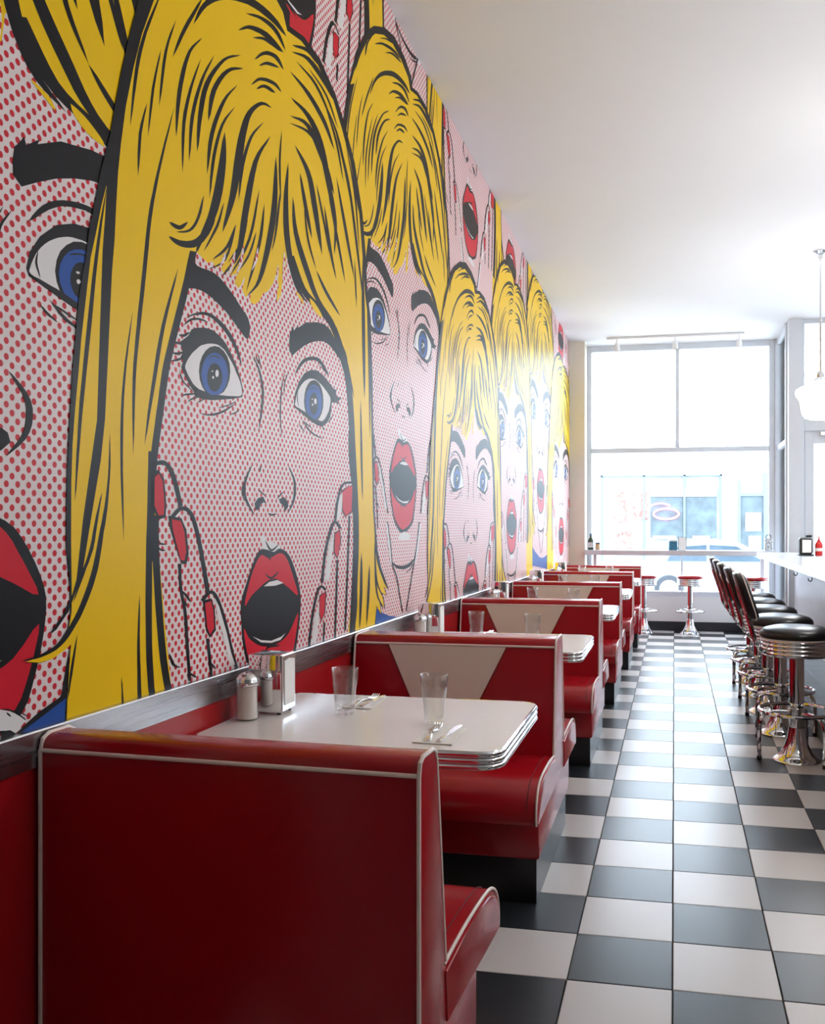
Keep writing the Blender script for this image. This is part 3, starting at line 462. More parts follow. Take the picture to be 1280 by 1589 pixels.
('hair_strand','ink',3,'-423,1898 -396,1911 -369,1925 -344,1938 -318,1950 -285,1962 -247,1974 -208,1987 -171,1997 -138,2005 -105,2012 -72,2018 -32,2029 -32,2029 -54,2031 -80,2031 -109,2028 -143,2021 -182,2011 -225,1997 -268,1981 -308,1965 -343,1948 -372,1931 -398,1915 -423,1898'),
('hair_strand','ink',3,'-275,1936 -247,1948 -219,1961 -192,1973 -165,1982 -134,1991 -97,1998 -57,2007 -10,2021 -10,2021 -40,2020 -75,2016 -112,2009 -149,1999 -185,1985 -217,1969 -246,1953 -275,1936'),
('hair_strand','ink',3,'-449,1922 -473,1903 -494,1884 -513,1866 -530,1847 -540,1828 -546,1811 -548,1794 -547,1780 -547,1780 -534,1801 -525,1820 -517,1839 -508,1856 -495,1872 -480,1888 -463,1905 -449,1922'),
('hair_strand','ink',3,'-519,1862 -547,1835 -573,1808 -597,1782 -619,1756 -637,1729 -652,1704 -664,1679 -674,1655 -674,1655 -653,1683 -636,1710 -619,1736 -601,1762 -581,1787 -560,1812 -538,1838 -519,1862'),
('hair_strand','ink',3,'-350,1963 -327,1973 -304,1984 -282,1995 -260,2004 -237,2012 -213,2020 -186,2029 -157,2040 -157,2040 -178,2037 -201,2032 -225,2025 -251,2015 -278,2003 -303,1990 -327,1977 -350,1963'),
('hair_strand','ink',3,'386,1892 432,1870 483,1850 534,1828 581,1801 620,1769 654,1733 687,1694 725,1657 725,1657 698,1700 670,1741 639,1779 600,1812 551,1838 497,1858 441,1876 386,1892'),
('hair_strand','ink',3,'310,1922 350,1915 393,1911 437,1905 477,1896 512,1881 544,1862 576,1842 612,1824 612,1824 586,1848 559,1871 529,1891 493,1906 451,1915 405,1919 357,1921 310,1922'),
('hair_strand','ink',3,'569,1821 594,1786 623,1753 653,1718 682,1681 709,1642 737,1600 765,1557 796,1515 796,1515 775,1561 752,1606 727,1649 699,1690 669,1726 637,1759 604,1791 569,1821'),
('hair_strand','ink',3,'690,1809 713,1767 739,1727 764,1685 787,1638 806,1584 822,1526 838,1465 858,1407 858,1407 849,1469 838,1532 825,1591 806,1646 781,1692 753,1733 722,1771 690,1809'),
('hair_strand','ink',3,'386,1530 400,1496 418,1463 437,1431 455,1402 471,1375 485,1351 499,1328 516,1305 516,1305 509,1332 500,1357 488,1382 474,1409 456,1439 435,1471 412,1502 386,1530'),
('hair_strand','ink',3,'86,1597 78,1567 71,1538 65,1508 63,1478 63,1445 66,1412 71,1379 78,1347 78,1347 81,1382 80,1418 79,1452 78,1484 80,1514 83,1542 86,1570 86,1597'),
('hair_strand','ink',3,'274,1408 277,1378 282,1348 290,1319 301,1292 318,1268 338,1247 361,1226 386,1206 386,1206 371,1230 352,1253 335,1275 319,1299 307,1325 297,1353 287,1382 274,1408'),
('face','dots',4,'-306,1065 -314,1057 -318,1049 -323,1041 -327,1034 -333,1025 -339,1016 -344,1007 -347,998 -347,998 -335,1007 -326,1017 -317,1026 -311,1035 -307,1044 -305,1051 -305,1058 -306,1065'),
('face','dots',4,'-245,1087 -253,1077 -258,1068 -263,1058 -268,1048 -274,1035 -280,1022 -285,1009 -287,996 -287,996 -274,1010 -265,1024 -257,1038 -251,1050 -247,1061 -245,1070 -244,1079 -245,1087'),
('face','dots',4,'-191,1122 -200,1106 -205,1091 -211,1076 -216,1063 -223,1049 -230,1036 -237,1023 -242,1011 -242,1011 -228,1024 -217,1038 -206,1051 -198,1066 -193,1080 -190,1095 -189,1109 -191,1122'),
('face','dots',4,'-93,1146 -101,1133 -105,1121 -109,1109 -114,1098 -120,1087 -126,1077 -133,1066 -138,1056 -138,1056 -125,1067 -114,1078 -104,1089 -97,1101 -92,1113 -90,1124 -90,1135 -93,1146'),
('face','dots',4,'107,1195 101,1178 98,1163 96,1147 94,1133 93,1118 91,1104 90,1090 93,1077 93,1077 101,1093 107,1108 112,1123 114,1138 115,1153 115,1167 113,1181 107,1195'),
('face','dots',4,'58,1131 51,1121 47,1112 44,1103 42,1094 41,1086 40,1078 40,1071 42,1064 42,1064 49,1073 53,1081 56,1090 59,1098 60,1107 61,1115 61,1124 58,1131'),
('hair','yellow',4,'323,1086 327,1074 336,1065 349,1058 363,1051 380,1046 399,1042 420,1040 446,1040 446,1040 440,1050 428,1057 415,1063 401,1069 385,1075 368,1080 348,1084 323,1086'),
('hair','yellow',4,'196,1079 204,1074 214,1069 225,1065 235,1062 244,1058 253,1054 262,1050 274,1048 274,1048 272,1054 266,1060 260,1065 251,1070 239,1073 226,1076 212,1078 196,1079'),
('hair','yellow',4,'-199,1011 -208,1005 -215,1000 -220,994 -223,990 -225,986 -226,984 -226,982 -226,979 -226,979 -220,982 -217,984 -214,987 -210,990 -205,995 -201,1000 -198,1006 -199,1011'),
('hair','yellow',4,'62,1057 54,1047 51,1038 49,1030 48,1023 48,1018 49,1013 50,1009 53,1005 53,1005 59,1011 62,1016 65,1021 67,1028 68,1035 68,1043 67,1050 62,1057'),
('eyebrow','ink',3,'-499,997 -490,999 -482,987 -467,979 -439,980 -404,984 -371,985 -341,981 -313,973 -286,963 -259,952 -233,939 -209,927 -189,918 -171,910 -158,901 -151,890 -147,877 -147,865 -150,853 -156,841 -166,835 -182,838 -201,846 -222,856 -246,866 -272,877 -299,888 -327,896 -355,903 -382,909 -406,913 -429,915 -450,915 -472,913 -493,909 -509,905 -521,899 -528,894 -530,900 -524,929 -511,969'),
('eyebrow2','ink',3,'171,846 147,862 146,890 151,919 164,933 179,952 185,937 226,966 219,953 291,989 396,1013 467,1021 525,1013 576,986 619,963 664,929 682,899 646,909 593,929 559,941 508,953 459,954 396,943 335,925 276,902 219,873'),
('eye','ink',3,'-550,681 -540,700 -554,706 -542,722 -546,734 -558,747 -513,774 -496,795 -471,805 -427,815 -382,818 -339,810 -301,794 -266,769 -236,740 -210,708 -194,673 -199,650 -256,637 -335,623 -391,614 -445,611 -479,613 -484,626 -505,638 -525,655 -542,672'),
('eye','white',4,'-530,689 -526,696 -520,704 -513,712 -505,720 -495,729 -484,737 -471,745 -458,754 -445,761 -430,766 -415,771 -400,775 -384,778 -369,780 -354,781 -340,780 -327,777 -315,774 -305,770 -296,764 -286,758 -276,751 -265,744 -256,737 -248,730 -242,722 -236,716 -230,711 -225,707 -220,701 -214,694 -208,685 -204,676 -202,668 -201,660 -209,653 -229,648 -256,645 -286,641 -318,638 -352,635 -382,634 -406,633 -427,634 -445,635 -458,636 -469,639 -479,642 -489,646 -497,652 -505,658 -513,664 -520,671 -525,677 -529,681 -530,684'),
('eye','ink',5,'-276,716 -281,692 -295,669 -316,649 -342,637 -370,633 -398,629 -422,633 -441,646 -454,664 -458,686 -454,708 -441,731 -422,750 -398,765 -370,774 -342,776 -316,770 -295,758 -281,739'),
('eye','blue',6,'-291,706 -295,685 -306,665 -324,649 -346,636 -370,632 -393,630 -414,635 -431,646 -441,662 -445,680 -441,699 -431,718 -414,735 -393,747 -370,755 -346,756 -324,751 -306,741 -295,725'),
('eye','ink',7,'-325,690 -327,677 -334,665 -344,654 -356,646 -370,642 -384,642 -396,646 -405,654 -411,664 -413,676 -411,689 -405,701 -396,712 -384,720 -370,724 -356,724 -344,721 -334,713 -327,703'),
('eye','ink',7,'-409,732 -399,735 -390,738 -381,741 -373,743 -364,743 -353,743 -342,742 -330,743 -330,743 -339,745 -350,747 -361,748 -372,747 -383,744 -392,741 -401,736 -409,732'),
('eye','white',8,'-346,699 -348,692 -353,687 -359,686 -364,689 -366,695 -364,702 -359,707 -353,708 -348,705'),
('eye','white',8,'-373,683 -375,679 -379,677 -383,677 -385,681 -383,684 -379,686 -375,686'),
('eye','white',8,'-379,700 -380,698 -383,696 -386,697 -387,698 -386,700 -383,701 -380,701'),
('eye','ink',7,'-486,622 -474,620 -462,618 -448,616 -430,615 -410,616 -387,618 -362,621 -335,624 -305,629 -271,635 -237,642 -202,651 -202,651 -237,647 -272,642 -305,637 -335,634 -361,631 -385,629 -406,628 -424,628 -438,629 -449,630 -460,633 -473,635'),
('eye','ink',3,'-525,819 -517,823 -509,826 -500,830 -491,834 -478,838 -464,842 -450,846 -436,849 -424,851 -412,852 -400,852 -387,851 -373,849 -358,845 -343,841 -329,836 -316,831 -304,826 -293,820 -281,814 -270,807 -259,799 -249,791 -239,783 -230,774 -221,764 -213,755 -202,746 -202,746 -205,758 -210,768 -215,779 -222,789 -231,798 -240,807 -250,816 -261,824 -272,831 -284,837 -297,843 -311,848 -326,853 -343,857 -360,860 -376,862 -391,863 -406,862 -421,860 -435,858 -451,854 -466,848 -481,843 -493,838 -503,833 -512,829 -519,824 -525,819'),
('eye','ink',3,'-542,795 -530,801 -519,807 -509,813 -498,818 -488,822 -477,825 -466,828 -454,830 -443,831 -431,832 -418,833 -404,834 -404,834 -416,836 -427,837 -440,837 -452,836 -465,834 -478,831 -490,828 -503,823 -514,817 -524,810 -533,802 -542,795'),
('eye','ink',3,'-505,786 -515,783 -523,780 -530,776 -536,774 -541,772 -547,770 -554,769 -562,766 -562,766 -556,764 -549,764 -541,765 -532,767 -523,771 -516,776 -509,781 -505,786'),
('eye','ink',3,'-538,744 -543,746 -548,747 -554,747 -560,747 -567,747 -574,746 -582,745 -590,743 -590,743 -584,741 -577,740 -570,740 -564,740 -557,741 -551,742 -545,742 -538,744'),
('eye','ink',3,'-538,725 -546,724 -554,722 -560,720 -566,719 -573,717 -580,716 -588,714 -596,712 -596,712 -589,710 -582,710 -574,710 -566,711 -557,714 -550,717 -544,720 -538,725'),
('eye','ink',3,'-534,712 -543,710 -552,707 -560,704 -568,702 -576,699 -584,696 -593,693 -601,689 -601,689 -592,690 -583,691 -574,693 -564,696 -556,699 -548,703 -540,707 -534,712'),
('eye','ink',3,'-471,621 -482,621 -492,620 -503,618 -514,616 -524,614 -534,611 -544,608 -554,604 -554,604 -543,605 -533,607 -523,609 -512,611 -502,613 -492,615 -481,617 -471,621'),
('eye','ink',3,'-453,615 -464,614 -475,612 -485,609 -494,606 -502,603 -508,600 -513,596 -517,592 -517,592 -510,594 -503,597 -497,600 -490,602 -482,605 -473,608 -463,611 -453,615'),
('eye','ink',3,'-418,615 -425,614 -433,612 -440,610 -446,608 -452,605 -457,603 -462,600 -466,597 -466,597 -460,598 -454,600 -449,603 -443,605 -437,607 -431,609 -424,612 -418,615'),
('eye','ink',3,'-456,569 -444,568 -431,567 -418,567 -404,568 -389,570 -373,572 -357,576 -342,580 -329,584 -317,588 -305,593 -293,598 -279,605 -264,612 -250,620 -236,628 -236,628 -253,621 -269,615 -285,608 -299,602 -312,597 -323,593 -334,589 -346,585 -360,582 -375,578 -390,575 -404,573 -417,571 -430,571 -443,570 -456,569'),
('eye','ink',3,'-354,597 -336,600 -318,603 -301,608 -285,612 -271,617 -258,622 -247,627 -236,633 -236,633 -249,629 -261,624 -274,620 -287,615 -303,611 -320,606 -337,602 -354,597'),
('eye','ink',3,'-281,584 -270,587 -259,589 -248,593 -239,596 -231,600 -224,604 -218,608 -212,612 -212,612 -221,609 -228,606 -235,602 -243,599 -252,596 -262,592 -272,588 -281,584'),
('eye','ink',3,'-560,673 -557,665 -554,657 -549,649 -541,642 -529,637 -515,632 -500,628 -484,624 -484,624 -497,630 -511,635 -524,640 -535,645 -542,652 -548,659 -553,666 -560,673'),
('eye2','ink',3,'185,685 195,720 226,762 276,802 335,825 396,833 459,824 525,803 584,783 593,765 651,764 602,747 642,738 576,738 542,733 538,707 525,674 492,648 443,628 396,629 335,637 276,650 226,662 192,669'),
('eye2','white',4,'195,686 199,696 205,708 212,720 220,730 229,740 240,750 253,760 268,769 283,777 298,783 312,788 328,792 344,794 362,796 381,796 399,794 417,790 435,786 455,780 474,773 492,767 507,760 519,754 527,747 528,738 525,728 521,718 516,708 510,697 500,687 486,674 469,661 451,652 434,648 415,649 396,650 376,650 355,650 335,652 317,653 300,656 283,659 266,662 249,665 233,668 219,671 207,673 198,675 194,678 193,681'),
('eye2','ink',5,'455,727 451,702 437,678 416,658 390,646 361,643 333,639 309,645 289,660 277,680 272,702 277,727 289,750 309,769 333,784 361,792 390,793 416,786 437,772 451,751'),
('eye2','blue',6,'442,721 438,700 427,680 409,663 386,651 361,645 337,646 316,652 299,664 288,681 284,700 288,720 299,739 316,756 337,768 361,775 386,775 409,770 427,758 438,741'),
('eye2','ink',7,'401,709 399,696 394,684 385,673 374,666 361,662 349,663 338,667 330,675 324,686 322,699 324,712 330,724 338,735 349,742 361,746 374,746 385,741 394,733 399,722'),
('eye2','ink',7,'313,749 326,752 339,756 351,760 361,762 371,762 382,762 394,761 408,760 408,760 398,763 387,765 375,767 362,766 348,763 335,759 323,754 313,749'),
('eye2','white',8,'388,717 386,710 380,705 373,704 367,707 365,714 367,721 373,726 380,727 386,723'),
('eye2','white',8,'358,701 355,697 350,694 345,695 343,699 345,703 350,705 355,704'),
('eye2','white',8,'355,720 353,718 348,716 343,717 341,718 343,721 348,722 353,722'),
('eye2','ink',7,'195,673 215,666 237,660 260,654 282,649 302,645 320,642 339,639 358,637 379,635 400,634 421,634 443,635 443,635 426,639 408,642 390,644 372,647 355,650 338,653 320,657 299,661 276,665 250,668 223,672 195,673'),
('eye2','ink',7,'219,730 216,723 213,716 211,710 210,702 212,695 216,688 221,680 226,673 226,673 225,681 222,689 219,696 217,704 217,710 218,717 219,723 219,730'),
('eye2','ink',3,'192,782 214,797 234,813 253,827 272,838 289,847 307,853 325,858 344,862 361,865 375,867 390,867 408,865 430,860 456,850 484,840 517,831 517,831 499,846 477,859 454,870 431,878 408,882 385,881 363,879 341,875 319,870 296,863 273,854 252,843 233,829 217,814 203,798 192,782'),
('eye2','ink',3,'396,855 410,853 426,851 442,849 455,846 467,843 477,838 488,834 500,830 500,830 493,836 485,841 476,846 463,850 448,853 432,854 414,855 396,855'),
('eye2','ink',3,'533,788 545,786 558,784 572,784 583,784 592,786 595,789 594,791 593,793 593,793 590,791 588,789 587,789 586,789 577,789 565,790 549,790 533,788'),
('eye2','ink',3,'255,636 265,627 278,618 292,609 307,602 325,597 345,592 365,589 385,586 404,584 422,584 441,584 459,585 459,585 442,587 425,588 409,589 391,591 373,594 354,598 335,602 318,607 302,614 287,621 272,629 255,636'),
('eye2','ink',3,'226,618 230,614 235,610 240,606 247,602 255,599 264,597 273,594 283,593 283,593 277,596 270,600 262,603 255,606 248,609 242,612 235,616 226,618'),
('eye2','ink',3,'262,631 272,627 285,623 297,620 309,617 321,615 333,613 345,612 358,611 358,611 348,614 338,616 327,619 316,621 304,624 290,627 276,629 262,631'),
('eye2','ink',3,'500,649 508,653 515,656 521,659 529,664 539,670 549,677 559,684 567,692 567,692 553,685 541,678 530,671 520,665 514,661 508,657 504,653 500,649'),
('eye2','ink',3,'443,631 444,628 447,625 451,623 455,622 459,620 462,619 466,619 471,618 471,618 471,620 469,622 467,623 464,625 460,627 456,628 450,630 443,631'),
('eye2','ink',3,'121,790 112,778 103,766 95,754 88,741 83,727 79,713 76,699 74,684 72,667 71,650 70,632 71,615 74,598 78,581 83,564 88,548 88,548 87,565 84,582 82,599 80,616 80,633 81,651 82,668 84,685 86,700 88,714 91,728 95,741 101,754 108,766 115,778 121,790'),
('eye2','ink',3,'144,789 133,778 123,767 114,756 107,744 104,732 102,719 102,706 103,693 103,693 107,706 109,720 111,732 115,745 121,756 129,767 137,778 144,789'),
('nose','ink',3,'-109,303 -115,325 -92,342 -55,348 -30,326 -52,330 -72,323 -84,305'),
('nose','ink',3,'62,343 103,352 132,340 140,321 112,301 103,320 78,329'),
('nose','ink',3,'-130,450 -149,434 -166,418 -181,402 -190,387 -195,373 -195,360 -191,348 -183,335 -170,322 -153,310 -133,297 -112,285 -112,285 -126,299 -143,313 -157,326 -168,338 -174,350 -177,361 -177,373 -174,386 -166,400 -155,416 -141,433 -130,450'),
('nose','ink',3,'135,464 146,451 160,437 172,424 180,410 184,395 184,379 182,363 177,348 167,333 154,319 139,305 127,291 127,291 147,304 166,317 183,331 195,347 202,363 205,380 204,397 199,412 188,427 172,440 154,453 135,464'),
('nose','ink',3,'-194,386 -198,378 -201,370 -203,362 -203,354 -200,347 -196,341 -191,335 -185,330 -185,330 -187,336 -191,342 -194,348 -196,355 -196,362 -195,370 -194,378 -194,386'),
('nose','ink',3,'-22,294 -14,291 -5,289 5,287 16,287 26,288 34,290 41,292 47,295 47,295 37,295 29,294 22,293 16,293 8,293 -1,294 -11,295 -22,294'),
('nose','ink',3,'-95,371 -82,364 -66,358 -49,352 -30,347 -30,347 -44,355 -59,361 -76,367 -95,371'),
('nose','ink',3,'103,372 85,366 70,359 57,351 47,343 47,343 64,349 79,356 92,364 103,372'),
('nose','ink',3,'-74,450 -79,444 -81,437 -81,430 -78,424 -78,424 -73,431 -71,437 -71,444 -74,450'),
('nose','ink',3,'-130,792 -120,781 -108,772 -96,761 -87,748 -78,732 -71,716 -66,696 -64,674 -68,646 -75,615 -83,582 -88,550 -88,550 -75,582 -62,616 -53,648 -48,676 -50,699 -56,719 -65,736 -75,751 -87,764 -101,774 -115,783 -130,792'),
('nose','ink',3,'-92,806 -89,792 -84,778 -76,765 -66,752 -66,752 -69,766 -75,780 -82,793 -92,806'),
('nose','ink',3,'-109,796 -106,788 -101,781 -93,774 -84,768 -84,768 -87,777 -93,784 -100,790 -109,796'),
('mouth','white',3,'-77,219 -48,227 -23,201 50,195 78,179 27,164 -55,176'),
('mouth','ink',4,'-44,208 -36,198 -26,186 -14,176 2,170 21,171 38,178 53,186 66,193 66,193 47,188 30,181 15,177 6,176 -4,180 -15,188 -28,199 -44,208'),
('mouth','ink',3,'-204,-50 -208,-29 -210,-8 -208,13 -201,32 -189,51 -174,72 -155,99 -133,128 -112,152 -97,166 -84,173 -70,178 -51,178 -30,176 -11,173 3,170 14,168 27,167 41,171 56,176 74,177 97,173 124,164 150,150 172,129 193,103 211,77 225,53 237,28 244,3 245,-22 242,-48 237,-75 230,-103 221,-131 211,-158 201,-184 190,-209 172,-230 142,-247 107,-260 74,-270 44,-277 16,-282 -11,-282 -39,-277 -66,-267 -91,-255 -114,-240 -135,-222 -154,-200 -170,-172 -184,-141 -194,-113 -200,-90 -203,-70'),
('mouth','red',4,'-183,4 -181,20 -170,45 -156,71 -140,96 -120,120 -101,140 -87,151 -76,157 -63,160 -48,157 -31,150 -11,147 16,151 46,159 74,162 94,159 110,152 127,140 144,123 160,101 177,79 196,52 215,25 221,9 204,11 175,25 146,38 123,47 101,56 82,63 65,70 51,75 35,78 15,78 -6,77 -26,73 -46,68 -65,61 -84,54 -103,47 -122,40 -140,32 -158,20 -175,7'),
('mouth','red',4,'-187,-64 -181,-69 -169,-84 -154,-99 -133,-110 -109,-121 -84,-130 -60,-136 -36,-140 -11,-142 14,-143 40,-142 66,-139 92,-134 120,-127 146,-115 176,-91 205,-63 223,-52 221,-73 208,-112 194,-148 182,-175 169,-200 151,-220 126,-235 95,-246 66,-253 39,-259 14,-263 -11,-262 -36,-257 -61,-248 -84,-237 -106,-223 -126,-208 -143,-189 -157,-165 -169,-139 -178,-115 -185,-93 -188,-74'),
('mouth','white',4,'-51,57 -11,69 50,72 98,59 35,54'),
('mouth','white',4,'-129,-96 -70,-115 4,-126 82,-122 117,-113 74,-132 4,-133 -70,-122'),
('mouth','ink',5,'-44,98 -35,92 -25,86 -12,80 5,78 23,81 39,86 53,93 66,101 66,101 46,97 29,91 14,86 3,85 -6,86 -17,89 -30,94 -44,98'),
('mouth','ink',5,'-41,-152 -31,-151 -24,-149 -17,-148 -8,-147 7,-148 28,-150 51,-151 74,-151 74,-151 50,-145 27,-141 5,-139 -14,-138 -27,-140 -34,-144 -38,-148 -41,-152'),
('mouth','ink',5,'-11,155 -14,150 -13,146 -10,142 -4,138 -4,138 -1,143 -1,147 -4,151 -11,155'),
('fingernail1','ink',3,'-686,385 -660,399 -633,376 -622,308 -626,274 -660,270 -689,300'),
('fingernail1','red',4,'-677,377 -658,389 -640,369 -632,311 -635,282 -658,279 -678,305'),
('fingernail2','ink',3,'-613,280 -549,274 -523,241 -511,176 -523,149 -549,150 -585,210 -606,248'),
('fingernail2','red',4,'-597,271 -552,266 -534,237 -525,182 -534,159 -552,160 -577,211 -592,243'),
('fingernail3','ink',3,'-437,42 -389,45 -369,13 -362,-50 -397,-68 -418,-44'),
('fingernail3','red',4,'-425,34 -391,37 -377,9 -372,-43 -396,-59 -411,-39'),
('fingernail4','ink',3,'642,394 714,414 787,424 775,311 685,290 645,317'),
('fingernail4','red',4,'656,392 713,411 769,420 759,313 690,294 658,320'),
('fingernail5','ink',3,'567,227 631,240 643,191 602,121 558,149'),
('fingernail5','red',4,'575,223 623,235 632,191 601,128 569,152'),
('fingernail6','ink',3,'415,-6 487,4 474,-78 433,-109 407,-71'),
('fingernail6','red',4,'422,-10 476,0 466,-75 436,-104 416,-70'),
('finger_line','ink',3,'-676,408 -663,409 -650,411 -639,412 -631,411 -623,407 -614,400 -606,392 -597,380 -588,364 -580,345 -571,324 -563,304 -541,307 -550,327 -558,348 -567,368 -577,385 -586,397 -596,408 -607,415 -620,421 -635,424 -651,423 -665,420 -677,419'),
('finger_line','ink',3,'-589,271 -578,279 -567,286 -557,292 -549,295 -540,295 -530,294 -520,291 -509,284 -499,273 -489,257 -479,238 -468,213 -457,182 -444,144 -432,104 -419,64 -397,64 -409,104 -422,145 -435,183 -447,215 -458,240 -469,261 -479,277 -491,290 -506,299 -522,305 -539,306 -555,305 -570,300 -582,293 -593,285 -604,278'),
('finger_line','ink',3,'-565,151 -564,134 -563,118 -562,102 -559,85 -555,69 -549,53 -542,36 -537,18 -534,-2 -532,-24 -529,-47 -527,-70 -524,-95 -520,-120 -517,-146 -514,-172 -498,-174 -501,-148 -505,-122 -508,-96 -511,-72 -514,-48 -516,-25 -518,-3 -522,18 -527,36 -534,53 -540,69 -544,85 -547,101 -548,118 -549,134 -549,150'),
('finger_line','ink',3,'-433,37 -422,44 -411,51 -401,56 -393,58 -389,58 -383,56 -375,50 -365,41 -354,27 -342,8 -330,-12 -319,-33 -309,-53 -300,-74 -291,-95 -282,-115 -273,-134 -263,-152 -254,-169 -244,-187 -222,-188 -232,-170 -241,-152 -251,-134 -260,-115 -269,-95 -278,-74 -287,-53 -297,-32 -309,-11 -322,10 -334,29 -346,44 -358,55 -370,63 -383,67 -400,68 -414,65 -427,58 -438,51 -449,45'),
('finger_line','ink',3,'-418,-67 -416,-79 -413,-90 -411,-102 -408,-115 -406,-128 -403,-142 -400,-157 -397,-174 -395,-193 -392,-214 -390,-235 -388,-256 -371,-259 -373,-238 -375,-216 -377,-195 -380,-176 -383,-159 -386,-144 -389,-130 -391,-116 -394,-103 -397,-91 -399,-80 -402,-69'),
('finger_line','ink',3,'587,266 593,288 598,309 604,330 613,350 623,369 635,388 649,404 666,416 685,422 711,425 741,427 773,430 770,439 739,436 708,434 675,430 647,421 626,406 612,389 600,370 589,351 581,331 575,310 569,288 564,267'),
('finger_line','ink',3,'455,37 462,66 470,97 478,126 489,154 502,180 519,205 536,228 550,245 562,257 570,262 574,264 576,264 583,262 595,256 610,248 624,240 648,246 633,253 619,262 603,270 584,274 563,273 548,268 536,261 524,249 510,231 493,208 477,182 463,156 452,128 444,99 437,69 429,39'),
('finger_line','ink',3,'590,120 588,90 585,60 583,29 580,-6 576,-47 572,-91 569,-137 565,-182 586,-185 590,-140 594,-94 598,-49 601,-8 604,27 607,59 609,88 612,119'),
('finger_line','ink',3,'329,-184 336,-158 344,-131 351,-105 360,-81 371,-56 384,-33 396,-12 408,5 418,14 426,19 432,20 436,21 441,20 449,16 460,11 471,6 488,11 477,16 466,22 452,27 435,30 420,29 408,26 396,20 386,9 374,-8 361,-29 349,-53 338,-77 329,-102 321,-128 314,-154 307,-180'),
('finger_line','ink',3,'457,-112 454,-130 452,-148 449,-166 447,-183 465,-186 467,-168 470,-150 472,-132 475,-114'),
('finger_line','ink',3,'725,296 720,239 714,182 708,125 702,67 696,9 689,-50 682,-109 675,-167 696,-170 703,-111 710,-52 717,7 723,66 729,124 735,181 741,239 746,296'),
('finger_line','ink',3,'-672,217 -668,213 -663,210 -657,207 -650,204 -642,203 -634,203 -627,204 -619,205 -619,205 -627,206 -634,207 -641,208 -647,209 -653,210 -659,213 -665,215 -672,217'),
('finger_line','ink',3,'-672,204 -668,200 -663,196 -658,192 -651,189 -643,187 -636,187 -629,188 -623,189 -623,189 -629,190 -636,191 -642,192 -647,193 -652,195 -658,198 -664,202 -672,204'),
('finger_line','ink',3,'-550,80 -545,74 -539,69 -532,64 -526,59 -520,55 -515,50 -508,46 -500,42 -500,42 -503,47 -506,52 -511,58 -516,63 -524,68 -532,72 -540,76 -550,80'),
('finger_line','ink',3,'-534,51 -532,45 -529,39 -524,34 -516,29 -516,29 -517,35 -521,41 -526,46 -534,51'),
('finger_line','ink',3,'-611,-81 -609,-90 -605,-100 -600,-110 -592,-118 -582,-123 -572,-126 -562,-128 -552,-130 -552,-130 -560,-125 -569,-122 -576,-119 -582,-115 -587,-108 -594,-99 -601,-90 -611,-81'),
('finger_line','ink',3,'-511,-150 -503,-157 -493,-162 -482,-167 -469,-170 -469,-170 -476,-163 -487,-158 -498,-153 -511,-150'),
('finger_line','ink',3,'-391,-140 -387,-147 -381,-153 -373,-159 -362,-165 -362,-165 -365,-157 -372,-151 -380,-145 -391,-140'),
('finger_shine','white',3,'-368,44 -344,18 -298,-64 -271,-127 -246,-167 -277,-169 -308,-92 -354,-10'),
('finger_shine','white',3,'340,-174 368,-81 416,-25 412,-85 387,-180'),
('finger_shine','white',3,'466,48 506,169 569,231 548,153 517,45'),
('finger_shine','white',3,'590,279 612,351 658,392 649,319 623,275'),
('neck','ink',3,'-165,-418 -156,-426 -145,-433 -129,-440 -108,-446 -82,-451 -54,-455 -23,-457 8,-459 39,-459 70,-457 101,-454 130,-449 154,-442 173,-433 188,-424 198,-414 198,-414 165,-419 140,-425 117,-431 95,-435 73,-438 49,-439 25,-440 1,-441 -22,-440 -46,-439 -69,-437 -89,-435 -106,-432 -123,-428 -142,-422 -165,-418'),
('neck','ink',3,'-30,-273 -14,-271 1,-268 15,-266 28,-266 42,-267 59,-270 78,-273 98,-275 98,-275 82,-270 65,-266 47,-263 28,-262 10,-263 -5,-266 -18,-269 -30,-273'),
('neck','ink',3,'187,-435 167,-442 150,-449 134,-456 117,-462 99,-467 79,-471 59,-474 40,-479 40,-479 64,-477 88,-475 111,-471 132,-466 150,-460 165,-452 178,-444 187,-435'),
('neck','ink',3,'-249,-227 -245,-237 -242,-245 -238,-255 -233,-267 -227,-280 -219,-295 -212,-311 -204,-330 -198,-352 -192,-378 -184,-404 -174,-427 -160,-445 -142,-460 -124,-474 -108,-491 -96,-510 -85,-531 -75,-553 -63,-575 -51,-598 -38,-621 -25,-645 -12,-669 9,-669 -4,-646 -18,-622 -31,-598 -43,-575 -54,-553 -65,-531 -76,-510 -89,-490 -105,-473 -123,-459 -141,-444 -155,-427 -165,-404 -172,-378 -179,-352 -185,-329 -193,-310 -201,-294 -208,-279 -214,-266 -219,-254 -223,-245 -226,-236 -230,-226'),
('neck','ink',3,'281,-225 278,-236 275,-246 272,-256 267,-269 262,-284 257,-301 250,-319 241,-338 231,-359 218,-380 204,-403 190,-427 176,-451 161,-476 145,-503 127,-531 109,-563 89,-597 68,-632 48,-666 67,-669 87,-635 108,-600 128,-565 147,-534 164,-505 180,-478 196,-453 210,-429 225,-405 238,-382 251,-360 262,-339 271,-320 278,-302 283,-285 288,-270 293,-257 296,-246 299,-236 302,-226'),
('neck','white',3,'-65,-291 -19,-280 28,-273 88,-281 127,-294 125,-311 28,-315 -65,-310'),
('neck','white',3,'-265,-233 -243,-233 -202,-329 -175,-426 -195,-425 -234,-329'),
('neck','white',3,'302,-233 331,-233 285,-340 232,-437 210,-436 258,-339')
]
